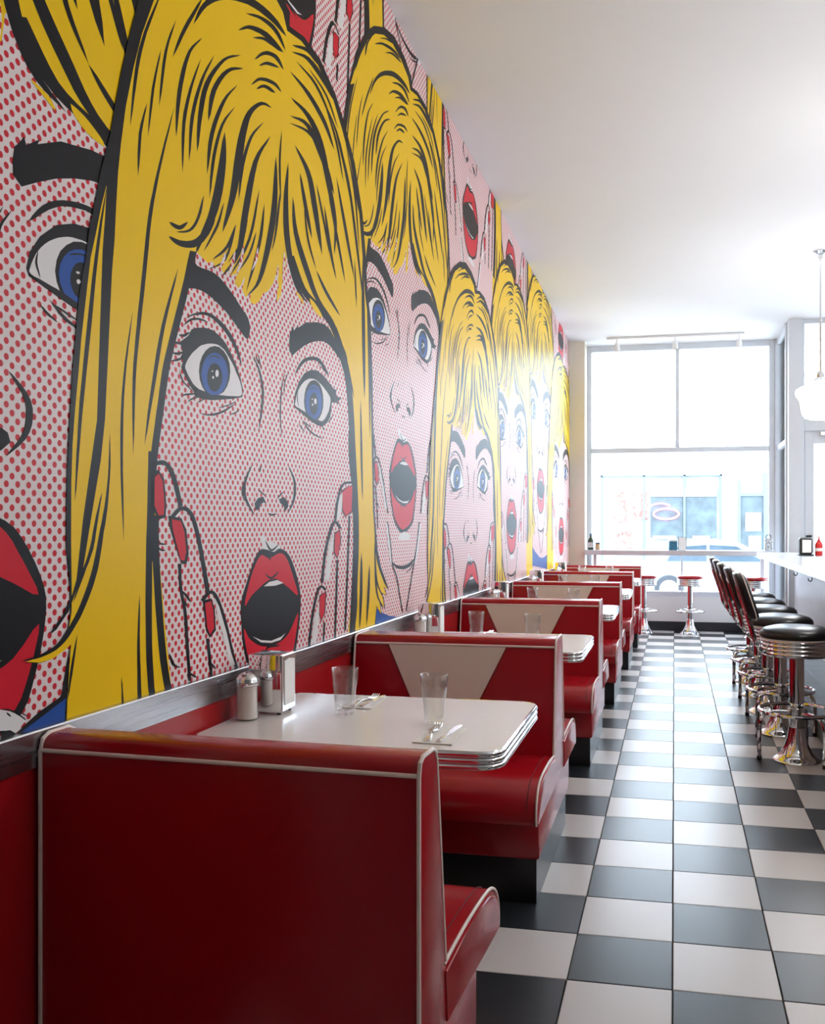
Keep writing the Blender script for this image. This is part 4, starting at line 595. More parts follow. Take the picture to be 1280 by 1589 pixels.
COLLAR = [
('collar','ink',3,'319,-117 309,-151 294,-212 288,-219 221,-238 184,-254 155,-268 138,-257 113,-254 113,-289 148,-323 301,-362 307,-278 311,-221 317,-172'),
('collar','blue',4,'308,-224 303,-280 292,-359 148,-323 134,-284 159,-276 171,-268 203,-258 260,-240 297,-228'),
('collar','white',4,'93,-205 134,-218 159,-226 184,-246 155,-267 138,-257 113,-253 93,-252'),
('collar','ink',5,'107,-209 114,-211 120,-213 127,-215 134,-217 140,-220 145,-223 151,-226 157,-230 164,-234 171,-239 178,-244 186,-248 186,-248 180,-242 173,-237 167,-232 160,-227 154,-223 148,-220 141,-217 135,-214 128,-212 121,-211 114,-210 107,-209'),
('collar','ink',5,'127,-219 129,-223 132,-226 136,-229 141,-231 141,-231 139,-227 136,-224 132,-221 127,-219'),
('collar','ink',5,'155,-225 159,-227 164,-229 168,-230 173,-232 178,-235 183,-237 189,-240 195,-242 195,-242 190,-239 184,-236 179,-233 174,-230 169,-228 164,-227 160,-226 155,-225')
]

WALL_X = -1.31
Y0, Y1 = -2.5, 11.75
def ceil_z(y):
    for (a, za), (b, zb) in (((-9, 3.775), (6.5, 3.775)), ((6.5, 3.775), (9.9, 3.712)), ((9.9, 3.712), (30, 3.345))):
        if a <= y <= b:
            return za + (zb - za) * (y - a) / (b - a)
def strip_z(y):
    for (a, za), (b, zb) in (((-9, 0.912), (1.6, 0.911)), ((1.6, 0.911), (3.0, 0.898)), ((3.0, 0.898), (5.0, 0.897)), ((5.0, 0.897), (30, 0.79))):
        if a <= y <= b:
            return za + (zb - za) * (y - a) / (b - a)

# ================================================================== the room shell
T = 0.3048
TX, TY = -0.00558, 2.63987
floor = struct('floor', B(-1.5, 4.2, Y0, Y1 + 0.2, -0.12, -0.006), 'grout', label='black and white checkerboard tile floor')
tb = {}
for key, m in (('b', 'tile_b'), ('w', 'tile_w')):
    bm = bmesh.new()
    g = 0.0018
    box(bm, g, T - g, g, T - g, -0.009, 0.0)
    es = [e for e in bm.edges if all(v.co.z > -0.001 for v in e.verts)]
    bmesh.ops.bevel(bm, geom=es, offset=0.0016, segments=1, affect='EDGES')
    me = bpy.data.meshes.new('tile'); bmesh.ops.recalc_face_normals(bm, faces=bm.faces); bm.to_mesh(me); bm.free(); me.materials.append(M[m]); tb[key] = me
for j in range(-4, 30):
    for i in range(-2, 4):
        o = bpy.data.objects.new('tile', tb['b' if (i + j) % 2 else 'w']); COL.objects.link(o)
        o.location = (TX + i * T, TY + j * T, 0); o.parent = floor
# the tiles past those one can pick out: under the benches, behind the camera, round the bar
bm = bmesh.new()
for j in range(-17, 31):
    for i in range(-5, 14):
        if -4 <= j < 30 and -2 <= i < 4: continue
        x, y = TX + i * T, TY + j * T
        if x < -1.31 or x > 4.1 or y + T > Y1 + 0.15: continue
        box(bm, x + g, x + T - g, y + g, y + T - g, -0.009, -0.0002, mi=1 if (i + j) % 2 else 0)
tag(obj('tile_field', bm, ['tile_w', 'tile_b'], floor), kind='stuff')

def quad_strip(bm, ys, f0, f1):
    prev = None
    for y in ys:
        cur = (bm.verts.new(f0(y)), bm.verts.new(f1(y)))
        if prev: bm.faces.new((prev[0], prev[1], cur[1], cur[0]))
        prev = cur
ys = [Y0, 1.6, 3.0, 5.0, 6.5, 8.0, 9.9, Y1 + 0.2]
bm = bmesh.new()
quad_strip(bm, ys, lambda y: (-1.5, y, ceil_z(y)), lambda y: (4.2, y, ceil_z(y)))
quad_strip(bm, ys, lambda y: (-1.5, y, ceil_z(y) + 0.15), lambda y: (4.2, y, ceil_z(y) + 0.15))
struct('ceiling', bm, 'ceil', label='plain white painted ceiling')
struct('wall_left', B(-1.5, WALL_X - 0.006, Y0, Y1 + 0.2, 0, 3.85), 'wall', label='long side wall behind the booths')
struct('wall_right', B(4.2, 4.3, Y0, Y1 + 0.2, 0, 3.85), 'wall', label='white side wall behind the bar')
struct('wall_back', B(-1.5, 4.3, Y0 - 0.1, Y0, 0, 3.85), 'wall_dark', label='unseen wall behind the viewer, darkened to cut bounced light')

# red upholstered dado under the steel strip
dado = struct('trim_1', B(-1.315, -1.293, -0.6, 11.3, 0.0, 0.86), 'wallpanel', label='red vinyl wall panel between the booths and the floor')
# steel strip with a small ledge
bm = bmesh.new()
ys2 = [-0.6, 1.6, 2.3, 3.0, 5.0, 8.0, 11.3]
prof = [(-1.312, 0.0), (-1.287, 0.0), (-1.2845, -0.003), (-1.2845, -0.0745), (-1.293, -0.0745), (-1.312, -0.0745)]
rings = [[bm.verts.new((px, y, strip_z(y) + pz)) for px, pz in prof] for y in ys2]
for a, c in zip(rings, rings[1:]):
    for k in range(len(prof) - 1):
        bm.faces.new((a[k], a[k + 1], c[k + 1], c[k])).material_index = 1 if k == 1 else 0
struct('trim_2', bm, ['steel', 'steel_edge'], label='brushed steel rail along the foot of the mural')

# ================================================================== the mural
mural = thing('wall_mural', 'pop art mural of shocked blonde comic women with halftone dot skin covering the wall', 'mural', (0, 0, 0))
def clip_poly(p, yl, yh, zl, zh):
    def cut(pts, inside, inter):
        out = []
        for i in range(len(pts)):
            a, b = pts[i - 1], pts[i]
            ia, ib = inside(a), inside(b)
            if ib:
                if not ia: out.append(inter(a, b))
                out.append(b)
            elif ia: out.append(inter(a, b))
        return out
    for ax, v, sg in ((0, yl, 1), (0, yh, -1), (1, zl, 1), (1, zh, -1)):
        if len(p) < 3: return []
        p = cut(p, lambda q: (q[ax] - v) * sg >= 0, lambda a, b: (lambda t: (a[0] + (b[0] - a[0]) * t, a[1] + (b[1] - a[1]) * t))((v - a[ax]) / (b[ax] - a[ax])))
    return p
MY0, MY1 = 0.2, 11.42
def clip_wall(p):
    p = clip_poly(p, MY0, MY1, 0.80, 3.775)
    if len(p) < 3: return []
    # follow the ceiling and the steel rail where they dip
    cy = sum(a for a, b in p) / len(p)
    return [(a, min(max(b, strip_z(a) - 0.002), ceil_z(a) - 0.001)) for a, b in p]
panel_bm = bmesh.new()
pys = [MY0, 1.6, 3.0, 5.0, 6.5, 8.0, 9.9, MY1]
quad_strip(panel_bm, pys, lambda y: (WALL_X - 0.0035, y, strip_z(y) - 0.01), lambda y: (WALL_X - 0.0035, y, ceil_z(y)))
obj('printed_sheet', panel_bm, 'dots', mural)
def parse(L): return [(a, b, c, [tuple(float(v) / 1000 for v in q.split(',')) for q in d.split()]) for a, b, c, d in L]
PARSED = parse(TEMPLATE)
PARSED0 = parse(COLLAR)
STEP = 0.0000055       # every printed shape lies a few microns above the one it covers
ORDER = {}
for n_, (p_, i_, l_, q_) in sorted(enumerate(PARSED + PARSED0), key=lambda e: (e[1][2], e[0])): ORDER[id(q_)] = len(ORDER)
C0Y, C0Z = 2.7712, 1.0796
def figure(dy, dz, rank, su=1.0, hands=True, extra=()):
    root = None
    groups = {}
    for part, ink, layer, pts in list(PARSED) + list(extra):
        if not hands and (part.startswith('finger') or part in ('dress', 'neck')): continue
        q = clip_wall([(C0Y + dy + u * su, C0Z + dz + v) for u, v in pts])
        if len(q) < 3: continue
        area = abs(sum(q[i - 1][0] * q[i][1] - q[i][0] * q[i - 1][1] for i in range(len(q)))) / 2
        if area < 2e-5: continue
        groups.setdefault(part, []).append((ink, ORDER[id(pts)], q))
    if not groups: return
    def build(name, items, parent):
        bm = bmesh.new(); slots = []
        for ink, layer, q in items:
            if ink not in slots: slots.append(ink)
            x = WALL_X - 0.0033 + STEP * (rank * 215 + layer + 1)
            clean = []
            for a, b in q:
                if not clean or abs(a - clean[-1][0]) + abs(b - clean[-1][1]) > 2e-4: clean.append((a, b))
            if len(clean) < 3: continue
            try:
                f = bm.faces.new([bm.verts.new((x, a, b)) for a, b in clean]); f.material_index = slots.index(ink); f.normal_update()
            except ValueError:
                continue
        bmesh.ops.triangulate(bm, faces=bm.faces[:])
        for f in bm.faces:
            f.normal_update()
            if f.normal.x < 0: f.normal_flip()
        me = bpy.data.meshes.new(name); bm.to_mesh(me); bm.free()
        for s in slots: me.materials.append(M[INKS[s]])
        o = bpy.data.objects.new(name, me); COL.objects.link(o); o.parent = parent
        return o
    first = groups.pop('outline', None) or groups.pop(list(groups)[0])
    root = build('comic_woman', first, mural)
    names = {'eye2': 'eye', 'finger_line': 'fingers', 'finger_shine': 'finger_highlight', 'hair_strand': 'hair_strands'}
    for part, items in groups.items():
        nm = names.get(part, part.rstrip('0123456789'))
        o = build(nm, items, root)
        if nm in ('hair_strands', 'fingers', 'finger_highlight', 'neck', 'nose'): o['kind'] = 'stuff'
figure(-1.325, 0.0995, 4, hands=False, extra=PARSED0)
figure(-2.80, 0.40, 3)
figure(0.0, 0.0, 6)
figure(1.481, 0.50, 4)
figure(2.975, -0.15, 6, 1.03)
figure(4.48, 0.30, 5, 1.06)
figure(6.13, 0.655, 4, 1.14)
figure(7.77, 0.186, 6, 1.16)
figure(9.4, 0.5, 4, 1.16)
for dy, dz, rk, su in ((-1.2, 2.30, 0, 1), (0.15, 2.20, 2, 1), (1.55, 3.1, 0, 1), (2.98, 2.29, 2, 1.03), (4.48, 2.40, 1, 1.06), (6.13, 2.9, 0, 1.14), (7.77, 2.47, 2, 1.16)):
    figure(dy, dz, rk, su)

# ================================================================== booths
def make_bench(label, x0, x1, yc, top, front, rear, rot=0.0):
    """upholstered diner bench; front seats face the viewer, rear seats face the window"""
    t = thing('booth_bench', label, 'bench', (0, yc, 0), rot, group='red vinyl booth benches along the mural')
    hb, ht = 0.155, 0.092
    lo = -hb if front else 0.0
    hi = hb if rear else 0.0
    tl = -ht if front else 0.0
    th = ht if rear else 0.0
    if not front: hi, th = 0.165, 0.105
    if not rear: lo, tl = -0.165, -0.105
    zb = 0.335 if (front and rear) else 0.115
    # back with a rolled top
    prof = [(lo, zb), (lo, 0.44), (tl, top - 0.028), (tl + 0.004, top - 0.014), (tl + 0.016, top - 0.003), (tl + 0.032, top),
            (th - 0.032, top), (th - 0.016, top - 0.003), (th - 0.004, top - 0.014), (th, top - 0.028), (hi, 0.44), (hi, zb)]
    obj('backrest', PRISM(prof, x0, x1, 'X', 0.006, 2), 'vinyl', t, True)
    zp = top - 0.030
    r = 0.0045
    def face_y(side, z):
        a, b = (lo, tl) if side < 0 else (hi, th)
        k = min(max((z - 0.44) / (top - 0.028 - 0.44), 0), 1)
        return a + (b - a) * k
    zlow = {-1: 0.455 if front else 0.12, 1: 0.455 if rear else 0.12}
    for xe, sg in ((x1 - 0.002, 1), (x0 + 0.004, -1)):
        path = []
        for z in (zlow[-1], 0.55, 0.7, top - 0.034): path.append((xe, face_y(-1, z) - 0.001, z))
        path += [(xe, tl + 0.006, top - 0.008), (xe, tl + 0.024, top + 0.001), (xe, (tl + th) / 2, top + 0.001), (xe, th - 0.024, top + 0.001), (xe, th - 0.006, top - 0.008)]
        for z in (top - 0.034, 0.7, 0.55, zlow[1]): path.append((xe, face_y(1, z) + 0.001, z))
        obj('piping', TUBE(path, r, 8), 'piping', t, True)
    for side in (-1, 1):
        y = face_y(side, zp) + side * 0.001
        obj('piping', TUBE([(x0 + 0.006, y, zp), (x1 - 0.006, y, zp)], r, 8), 'piping', t, True)
        if (side < 0 and front) or (side > 0 and rear):
            # cream V let into the face
            xm = (x0 + x1) / 2 - 0.025; bmv = bmesh.new()
            za, zc = zp - 0.004, 0.455
            wa, wc = 0.242, 0.045
            pts = [(xm - wa, za), (xm + wa, za), (xm + wc, zc), (xm - wc, zc)]
            outer = [bmv.verts.new((px_, face_y(side, pz) + side * 0.003, pz)) for px_, pz in pts]
            inner = [bmv.verts.new((px_, face_y(side, pz) - side * 0.004, pz)) for px_, pz in pts]
            bmv.faces.new(outer); bmv.faces.new(inner[::-1])
            for k in range(4): bmv.faces.new((outer[k], outer[(k + 1) % 4], inner[(k + 1) % 4], inner[k]))
            v = obj('chevron_panel', bmv, 'cream', t)
            for (xa, z_a), (xb, z_b) in ((pts[0], pts[3]), (pts[1], pts[2])):
                obj('seam', TUBE([(xa, face_y(side, z_a) + side * 0.003, z_a), (xb, face_y(side, z_b) + side * 0.003, z_b)], 0.0016, 6), 'seam', v)
    # seats
    for side, on in ((-1, front), (1, rear)):
        if not on: continue
        y_in = (lo if side < 0 else hi) - side * 0.01
        y_out = side * (0.60 if front and rear else 0.62)
        def P(a): return y_in + (y_out - y_in) * a
        prof = [(y_in, 0.328), (y_in, 0.452), (P(0.3), 0.463), (P(0.62), 0.464), (P(0.80), 0.457), (P(0.90), 0.440), (P(0.965), 0.412), (P(0.995), 0.378), (P(1.0), 0.345), (P(0.985), 0.328)]
        s = obj('seat', PRISM(prof, x0 + 0.002, x1 - 0.001, 'X', 0.008, 2), 'vinyl', t, 'full')
        s.data.set_sharp_from_angle(angle=math.radians(55))
        edge = [(x1 - 0.002, y, z) for y, z in prof[1:]]
        obj('piping', TUBE(spline(edge, 3), 0.0042, 8), 'piping', s, True)
        if True:
            seam = [(x1 - 0.034, y, z + 0.0005) for y, z in prof[1:8]]
            obj('seam', TUBE(spline(seam, 3), 0.0011, 6), 'seam', s)
        # end panel under the piping
        ep = [(y_in + side * 0.012, 0.332)] + [(y_in + (y - y_in) * 0.985, z - 0.012) for y, z in prof[1:9]] + [(P(0.97), 0.332)]
        obj('end_panel', PRISM(ep, x1 - 0.01, x1 + 0.004, 'X', 0.004, 2), 'vinyl', s, True)
    # red plinth and black toe kick
    yb0 = -0.455 if front else 0.0
    yb1 = 0.455 if rear else 0.0
    if not front: yb0 = 0.004
    if not rear: yb1 = -0.004
    obj('plinth', B(x0 + 0.004, x1 - 0.014, yb0, yb1, 0.163, 0.336, r=0.006), 'vinyl', t, True)
    obj('toe_kick', B(x0 + 0.02, x1 - 0.026, yb0 + (0.022 if front else 0), yb1 - (0.022 if rear else 0), 0.0, 0.165, r=0.002), 'toe', t)
    return t
LX = -1.278
make_bench('nearest red booth bench with its plain piped back towards the viewer', -1.283, -0.459, 1.578, 0.901, False, True, -0.045)
make_bench('red double booth bench with a cream chevron, beside the nearest table', LX, -0.451, 3.58, 0.890, True, True)
make_bench('red double booth bench with a cream chevron, third bench down the row', LX, -0.432, 5.44, 0.890, True, True)
make_bench('red double booth bench with a cream chevron, fourth bench down the row', LX, -0.415, 7.22, 0.888, True, True)
make_bench('red double booth bench with a cream chevron, fifth bench, last but one before the window', LX, -0.395, 8.93, 0.887, True, True)
make_bench('last red booth bench of the row, nearest the street window', LX, -0.37, 10.42, 0.887, True, False)

# ------------------------------------------------------------------ tables
TZ = 0.765
def make_table(label, x0, x1, yc):
    t = thing('diner_table', label, 'table', (0, yc, 0), group='white booth tables with ribbed chrome edges')
    loop = rrect(x0, x1, -0.335, 0.335, 0.062, 8)
    inner = rrect(x0 + 0.004, x1 - 0.004, -0.331, 0.331, 0.058, 8)
    bm = bmesh.new(); prism(bm, inner, TZ - 0.045, TZ, 'Z', 0.0008, 1)
    obj('table_top', bm, 'laminate', t)
    prof = [(-0.006, TZ - 0.0003), (-0.001, TZ + 0.0008)]
    z = TZ
    n = 3
    h = 0.048 / n
    for k in range(n):
        zt = TZ - k * h
        for a in (20, 55, 90, 125, 160):
            prof.append((-0.001 + 0.0055 * math.sin(math.radians(a)), zt - h * 0.08 - h * 0.84 * (1 - math.cos(math.radians(a))) / 2))
        prof.append((-0.003, zt - h))
    prof.append((-0.012, TZ - 0.048))
    bm = bmesh.new(); sweep_loop(bm, loop, [(o, zz) for o, zz in prof])
    obj('chrome_edge', bm, 'chrome', t, True)
    xm = (x0 + x1) / 2 - 0.05
    obj('pedestal', LATHE([(0.038, 0.03), (0.038, TZ - 0.07), (0.11, TZ - 0.06), (0.11, TZ - 0.046)], 20, xm, 0), 'dark', t, True)
    obj('base_plate', LATHE([(0.0, 0.034), (0.06, 0.034), (0.24, 0.012), (0.25, 0.004), (0.25, 0.0), (0.0, 0.0)], 28, xm, 0), 'dark', t, True)
    return t
tables = [(2.545, -0.428, 'nearest white laminate table, set with cutlery on napkins'), (4.38, -0.410, 'second white laminate table from the viewer'),
          (6.20, -0.388, 'third white laminate table, between the third and fourth benches'), (7.93, -0.372, 'fourth white laminate table from the viewer'),
          (9.675, -0.352, 'fifth white laminate table, before the last bench')]
for yc, xr, lab in tables:
    make_table(lab, -1.283, xr, yc)

# ------------------------------------------------------------------ tumblers, sugar pourers, napkin dispensers
def make_tumbler():
    t = thing('glass_tumbler', 'x', 'glass', group='empty glass tumblers on the booth tables')
    bm = bmesh.new()
    seg = 40
    prof = [(0.0, 0.001, 0), (0.026, 0.001, 0), (0.0295, 0.004, 0.5), (0.0315, 0.03, 1), (0.0345, 0.07, 1), (0.0362, 0.086, 0.8), (0.0375, 0.092, 0), (0.0390, 0.115, 0), (0.0408, 0.1385, 0), (0.0400, 0.1400, 0), (0.0388, 0.1385, 0),
            (0.0368, 0.112, 0), (0.0345, 0.09, 0), (0.031, 0.06, 0), (0.0275, 0.02, 0), (0.022, 0.013, 0), (0.0, 0.012, 0)]
    rings = []
    for r_, z, k in prof:
        if r_ == 0: rings.append([bm.verts.new((0, 0, z))]); continue
        rings.append([bm.verts.new(((r_ - 0.0016 * k * abs(math.sin(5 * 2 * PI * q / seg))) * math.cos(2 * PI * q / seg), (r_ - 0.0016 * k * abs(math.sin(5 * 2 * PI * q / seg))) * math.sin(2 * PI * q / seg), z)) for q in range(seg)])
    for a, c in zip(rings, rings[1:]):
        for q in range(seg):
            p = (q + 1) % seg
            if len(a) == 1: bm.faces.new((a[0], c[p], c[q]))
            elif len(c) == 1: bm.faces.new((a[q], a[p], c[0]))
            else: bm.faces.new((a[q], a[p], c[p], c[q]))
    obj('tumbler_body', bm, 'glass', t, True)
    return t
def make_sugar():
    t = thing('sugar_pourer', 'x', 'sugar pourer', group='sugar pourers against the wall')
    obj('glass_jar', LATHE([(0.0, 0.0), (0.030, 0.0), (0.0325, 0.004), (0.0325, 0.018), (0.0300, 0.022), (0.0300, 0.100), (0.0285, 0.104), (0.0285, 0.110)], 28), 'glass', t, True)
    obj('sugar', LATHE([(0.0, 0.004), (0.0288, 0.004), (0.0300, 0.018), (0.0288, 0.026), (0.0288, 0.098), (0.0, 0.099)], 28), 'sugar', t, True)
    lid = obj('lid', LATHE([(0.0325, 0.100), (0.0335, 0.103), (0.0335, 0.112), (0.0322, 0.114), (0.0322, 0.118), (0.030, 0.123), (0.022, 0.132), (0.010, 0.137), (0.0, 0.138)], 28), 'chrome', t, True)
    bm = bmesh.new(); box(bm, -0.009, 0.009, -0.026, 0.002, 0.134, 0.1365, r=0.001)
    obj('flap', bm, 'chrome', lid)
    return t
def make_dispenser():
    """napkin dispenser; napkins show on the aisle face"""
    t = thing('napkin_dispenser', 'x', 'napkin dispenser', group='chrome napkin dispensers on the booth tables')
    bm = bmesh.new()
    box(bm, -0.056, 0.050, -0.048, 0.048, 0.006, 0.180, r=0.004)
    obj('body', bm, 'chrome', t, True)
    f = obj('face_plate', B(0.050, 0.0545, -0.046, 0.046, 0.010, 0.178, r=0.0015), 'steel_edge', t)
    bm = bmesh.new(); prism(bm, [(-0.036, 0.028), (0.036, 0.028), (0.036, 0.160), (0.0, 0.166), (-0.036, 0.160)], 0.054, 0.0572, 'X', 0.001, 1)
    obj('napkins', bm, 'paper', t)
    for sx in (-0.042, 0.038):
        for sy in (-0.036, 0.036):
            obj('foot', LATHE([(0.0, 0.0), (0.006, 0.0), (0.006, 0.007), (0.0, 0.007)], 10, sx, sy), 'dark', t)
    return t
protoG, protoS, protoN = make_tumbler(), make_sugar(), make_dispenser()
ordn = ['nearest', 'second', 'third', 'fourth', 'fifth']
first = True
for k, (yc, xr, lab) in enumerate(tables):
    for (x, dy), where in (((-0.972, 0.028), 'wall side'), ((-0.678, -0.034), 'aisle side')):
        o = protoG if first else copy_tree(protoG); first = False
        o.location = (x, yc + dy, TZ + 0.001); o.rotation_euler.z = 0.3 * k
        o['label'] = 'empty fluted glass tumbler on the %s booth table, %s' % (ordn[k], where)
    o = protoS if k == 0 else copy_tree(protoS)
    o.location = (-1.228, yc - 0.095, TZ + 0.001); o['label'] = 'glass sugar pourer with chrome lid on the %s booth table' % ordn[k]
    o = protoN if k == 0 else copy_tree(protoN)
    o.location = (-1.203, yc + 0.022, TZ + 0.001); o['label'] = 'chrome napkin dispenser on the %s booth table' % ordn[k]

# ------------------------------------------------------------------ paper napkins and cutlery
def napkin(label, pts):
    bm = bmesh.new(); prism(bm, pts, TZ + 0.001, TZ + 0.0035, 'Z', 0.0008, 1)
    return tag(obj('paper_napkin', bm, 'paper'), label, 'napkin', 'folded paper napkins under the cutlery')
napkin('folded white paper napkin under the fork and knife, aisle side', [(-0.672, 2.268), (-0.563, 2.262), (-0.566, 2.455), (-0.668, 2.455)])
napkin('folded white paper napkin behind the wall side glass', [(-1.015, 2.66), (-0.918, 2.66), (-0.928, 2.855), (-1.02, 2.855)])
napkin('folded white paper napkin on the second booth table', [(-1.015, 4.54), (-0.918, 4.54), (-0.928, 4.72), (-1.02, 4.72)])
def fork(label, a, b):
    L = math.hypot(b[0] - a[0], b[1] - a[1]); ang = math.atan2(b[1] - a[1], b[0] - a[0])
    t = thing('table_fork', label, 'fork', (a[0], a[1], TZ + 0.004), ang, 'forks on paper napkins')
    bm = bmesh.new()
    n = 14; rows = []
    for i in range(n + 1):
        s = i / n * 0.66; w = 0.010 - 0.0065 * min(1, s / 0.35) + (0.0085 * max(0, (s - 0.5) / 0.16))
        z = 0.002 + 0.006 * math.sin(PI * min(1, s / 0.66) * 0.9)
        rows.append([bm.verts.new((s * L, yy, z + zz)) for yy, zz in ((-w, 0), (-w * 0.6, 0.0022), (w * 0.6, 0.0022), (w, 0), (w * 0.6, -0.0012), (-w * 0.6, -0.0012))])
    for p, q in zip(rows, rows[1:]):
        for k in range(6): bm.faces.new((p[k], p[(k + 1) % 6], q[(k + 1) % 6], q[k]))
    bm.faces.new(rows[0][::-1]); bm.faces.new(rows[-1])
    obj('handle', bm, 'chrome', t, True)
    for k in range(4):
        y = -0.0105 + 0.007 * k
        obj('tine', TUBE(spline([(0.655 * L, y * 0.9, 0.004), (0.76 * L, y, 0.0025), (0.88 * L, y, 0.003), (L, y, 0.009)], 4), [0.0019] * 12 + [0.0012], 6), 'chrome', t, True)
    return t
def knife(label, a, b):
    L = math.hypot(b[0] - a[0], b[1] - a[1]); ang = math.atan2(b[1] - a[1], b[0] - a[0])
    t = thing('table_knife', label, 'knife', (a[0], a[1], TZ + 0.004), ang, 'knives on paper napkins')
    bm = bmesh.new(); prism(bm, [(0, -0.0065), (0, 0.0065), (0.45 * L, 0.0045), (0.47 * L, 0), (0.45 * L, -0.0045)], 0.0005, 0.0065, 'Z', 0.0018, 2)
    obj('handle', bm, 'chrome', t, True)
    bm = bmesh.new(); prism(bm, [(0.45 * L, -0.005), (0.45 * L, 0.006), (0.6 * L, 0.0095), (0.85 * L, 0.0105), (0.96 * L, 0.007), (L, 0.0), (0.96 * L, -0.006), (0.7 * L, -0.007)], 0.001, 0.003, 'Z', 0.0005, 1)
    obj('blade', bm, 'chrome', t)
    return t
fork('fork lying beside the knife in front of the aisle side glass', (-0.633, 2.275), (-0.652, 2.462))
knife('knife lying beside the fork in front of the aisle side glass', (-0.601, 2.270), (-0.590, 2.478))
fork('fork on the napkin behind the wall side glass', (-0.985, 2.675), (-0.966, 2.850))
knife('knife on the napkin behind the wall side glass', (-0.955, 2.668), (-0.942, 2.865))
fork('fork on the napkin of the second booth table', (-0.975, 4.55), (-0.955, 4.71))

# ================================================================== counter with stools
CX = 0.90           # counter front edge
CZ = 1.045
plat = struct('trim_3', B(0.885, 1.33, Y0, 10.55, -0.005, 0.115), 'slate', label='dark tiled foot step along the bar')
pm = bpy.data.meshes.new('tile')
bm = bmesh.new(); box(bm, 0.001, T * 0.72 - 0.001, 0.001, T - 0.001, -0.004, 0.004, r=0.001, seg=1); bmesh.ops.recalc_face_normals(bm, faces=bm.faces); bm.to_mesh(pm); bm.free(); pm.materials.append(M['slate'])
for j in range(6, 26):
    for i in range(2):
        o = bpy.data.objects.new('tile', pm); COL.objects.link(o); o.parent = plat
        o.location = (0.887 + i * T * 0.72, 2.75 + j * T, 0.1155)
bar = thing('diner_counter', 'long bar counter with pale top, ribbed metal edge and grey front panel', 'counter', (0, 0, 0))
obj('counter_front', B(1.325, 1.40, 1.0, 10.62, 0.0, CZ - 0.05), 'counter_panel', bar)
obj('counter_top', B(CX + 0.004, 1.75, 1.0, 10.42, CZ - 0.045, CZ, r=0.002, seg=1), 'ctop', bar)
prof = [(0.0, CZ + 0.0005)]
for k in range(3):
    zt = CZ - k * 0.018
    for a in (20, 55, 90, 125, 160): prof.append((-0.006 * math.sin(math.radians(a)), zt - 0.001 - 0.016 * (1 - math.cos(math.radians(a))) / 2))
    prof.append((0.001, zt - 0.018))
bm = bmesh.new()
r0 = [bm.verts.new((CX + o_, 1.0, z)) for o_, z in prof]; r1 = [bm.verts.new((CX + o_, 10.42, z)) for o_, z in prof]
for k in range(len(prof) - 1): bm.faces.new((r0[k], r0[k + 1], r1[k + 1], r1[k]))
obj('chrome_edge', bm, 'chrome', bar, True)
bm = bmesh.new()
r0 = [bm.verts.new((CX, 10.42 - o_, z)) for o_, z in prof]; r1 = [bm.verts.new((1.75, 10.42 - o_, z)) for o_, z in prof]
for k in range(len(prof) - 1): bm.faces.new((r0[k], r0[k + 1], r1[k + 1], r1[k]))
obj('chrome_edge', bm, 'chrome', bar, True)
for y in [10.0 - 1.04 * k for k in range(6)]:
    pts = [(1.325, y, 0.875), (1.297, y, 0.868), (1.278, y, 0.848), (1.276, y, 0.825), (1.262, y, 0.812), (1.246, y, 0.822), (1.242, y, 0.842)]
    obj('bag_hook', TUBE(spline(pts, 4), 0.005, 8), 'dark', bar, True)

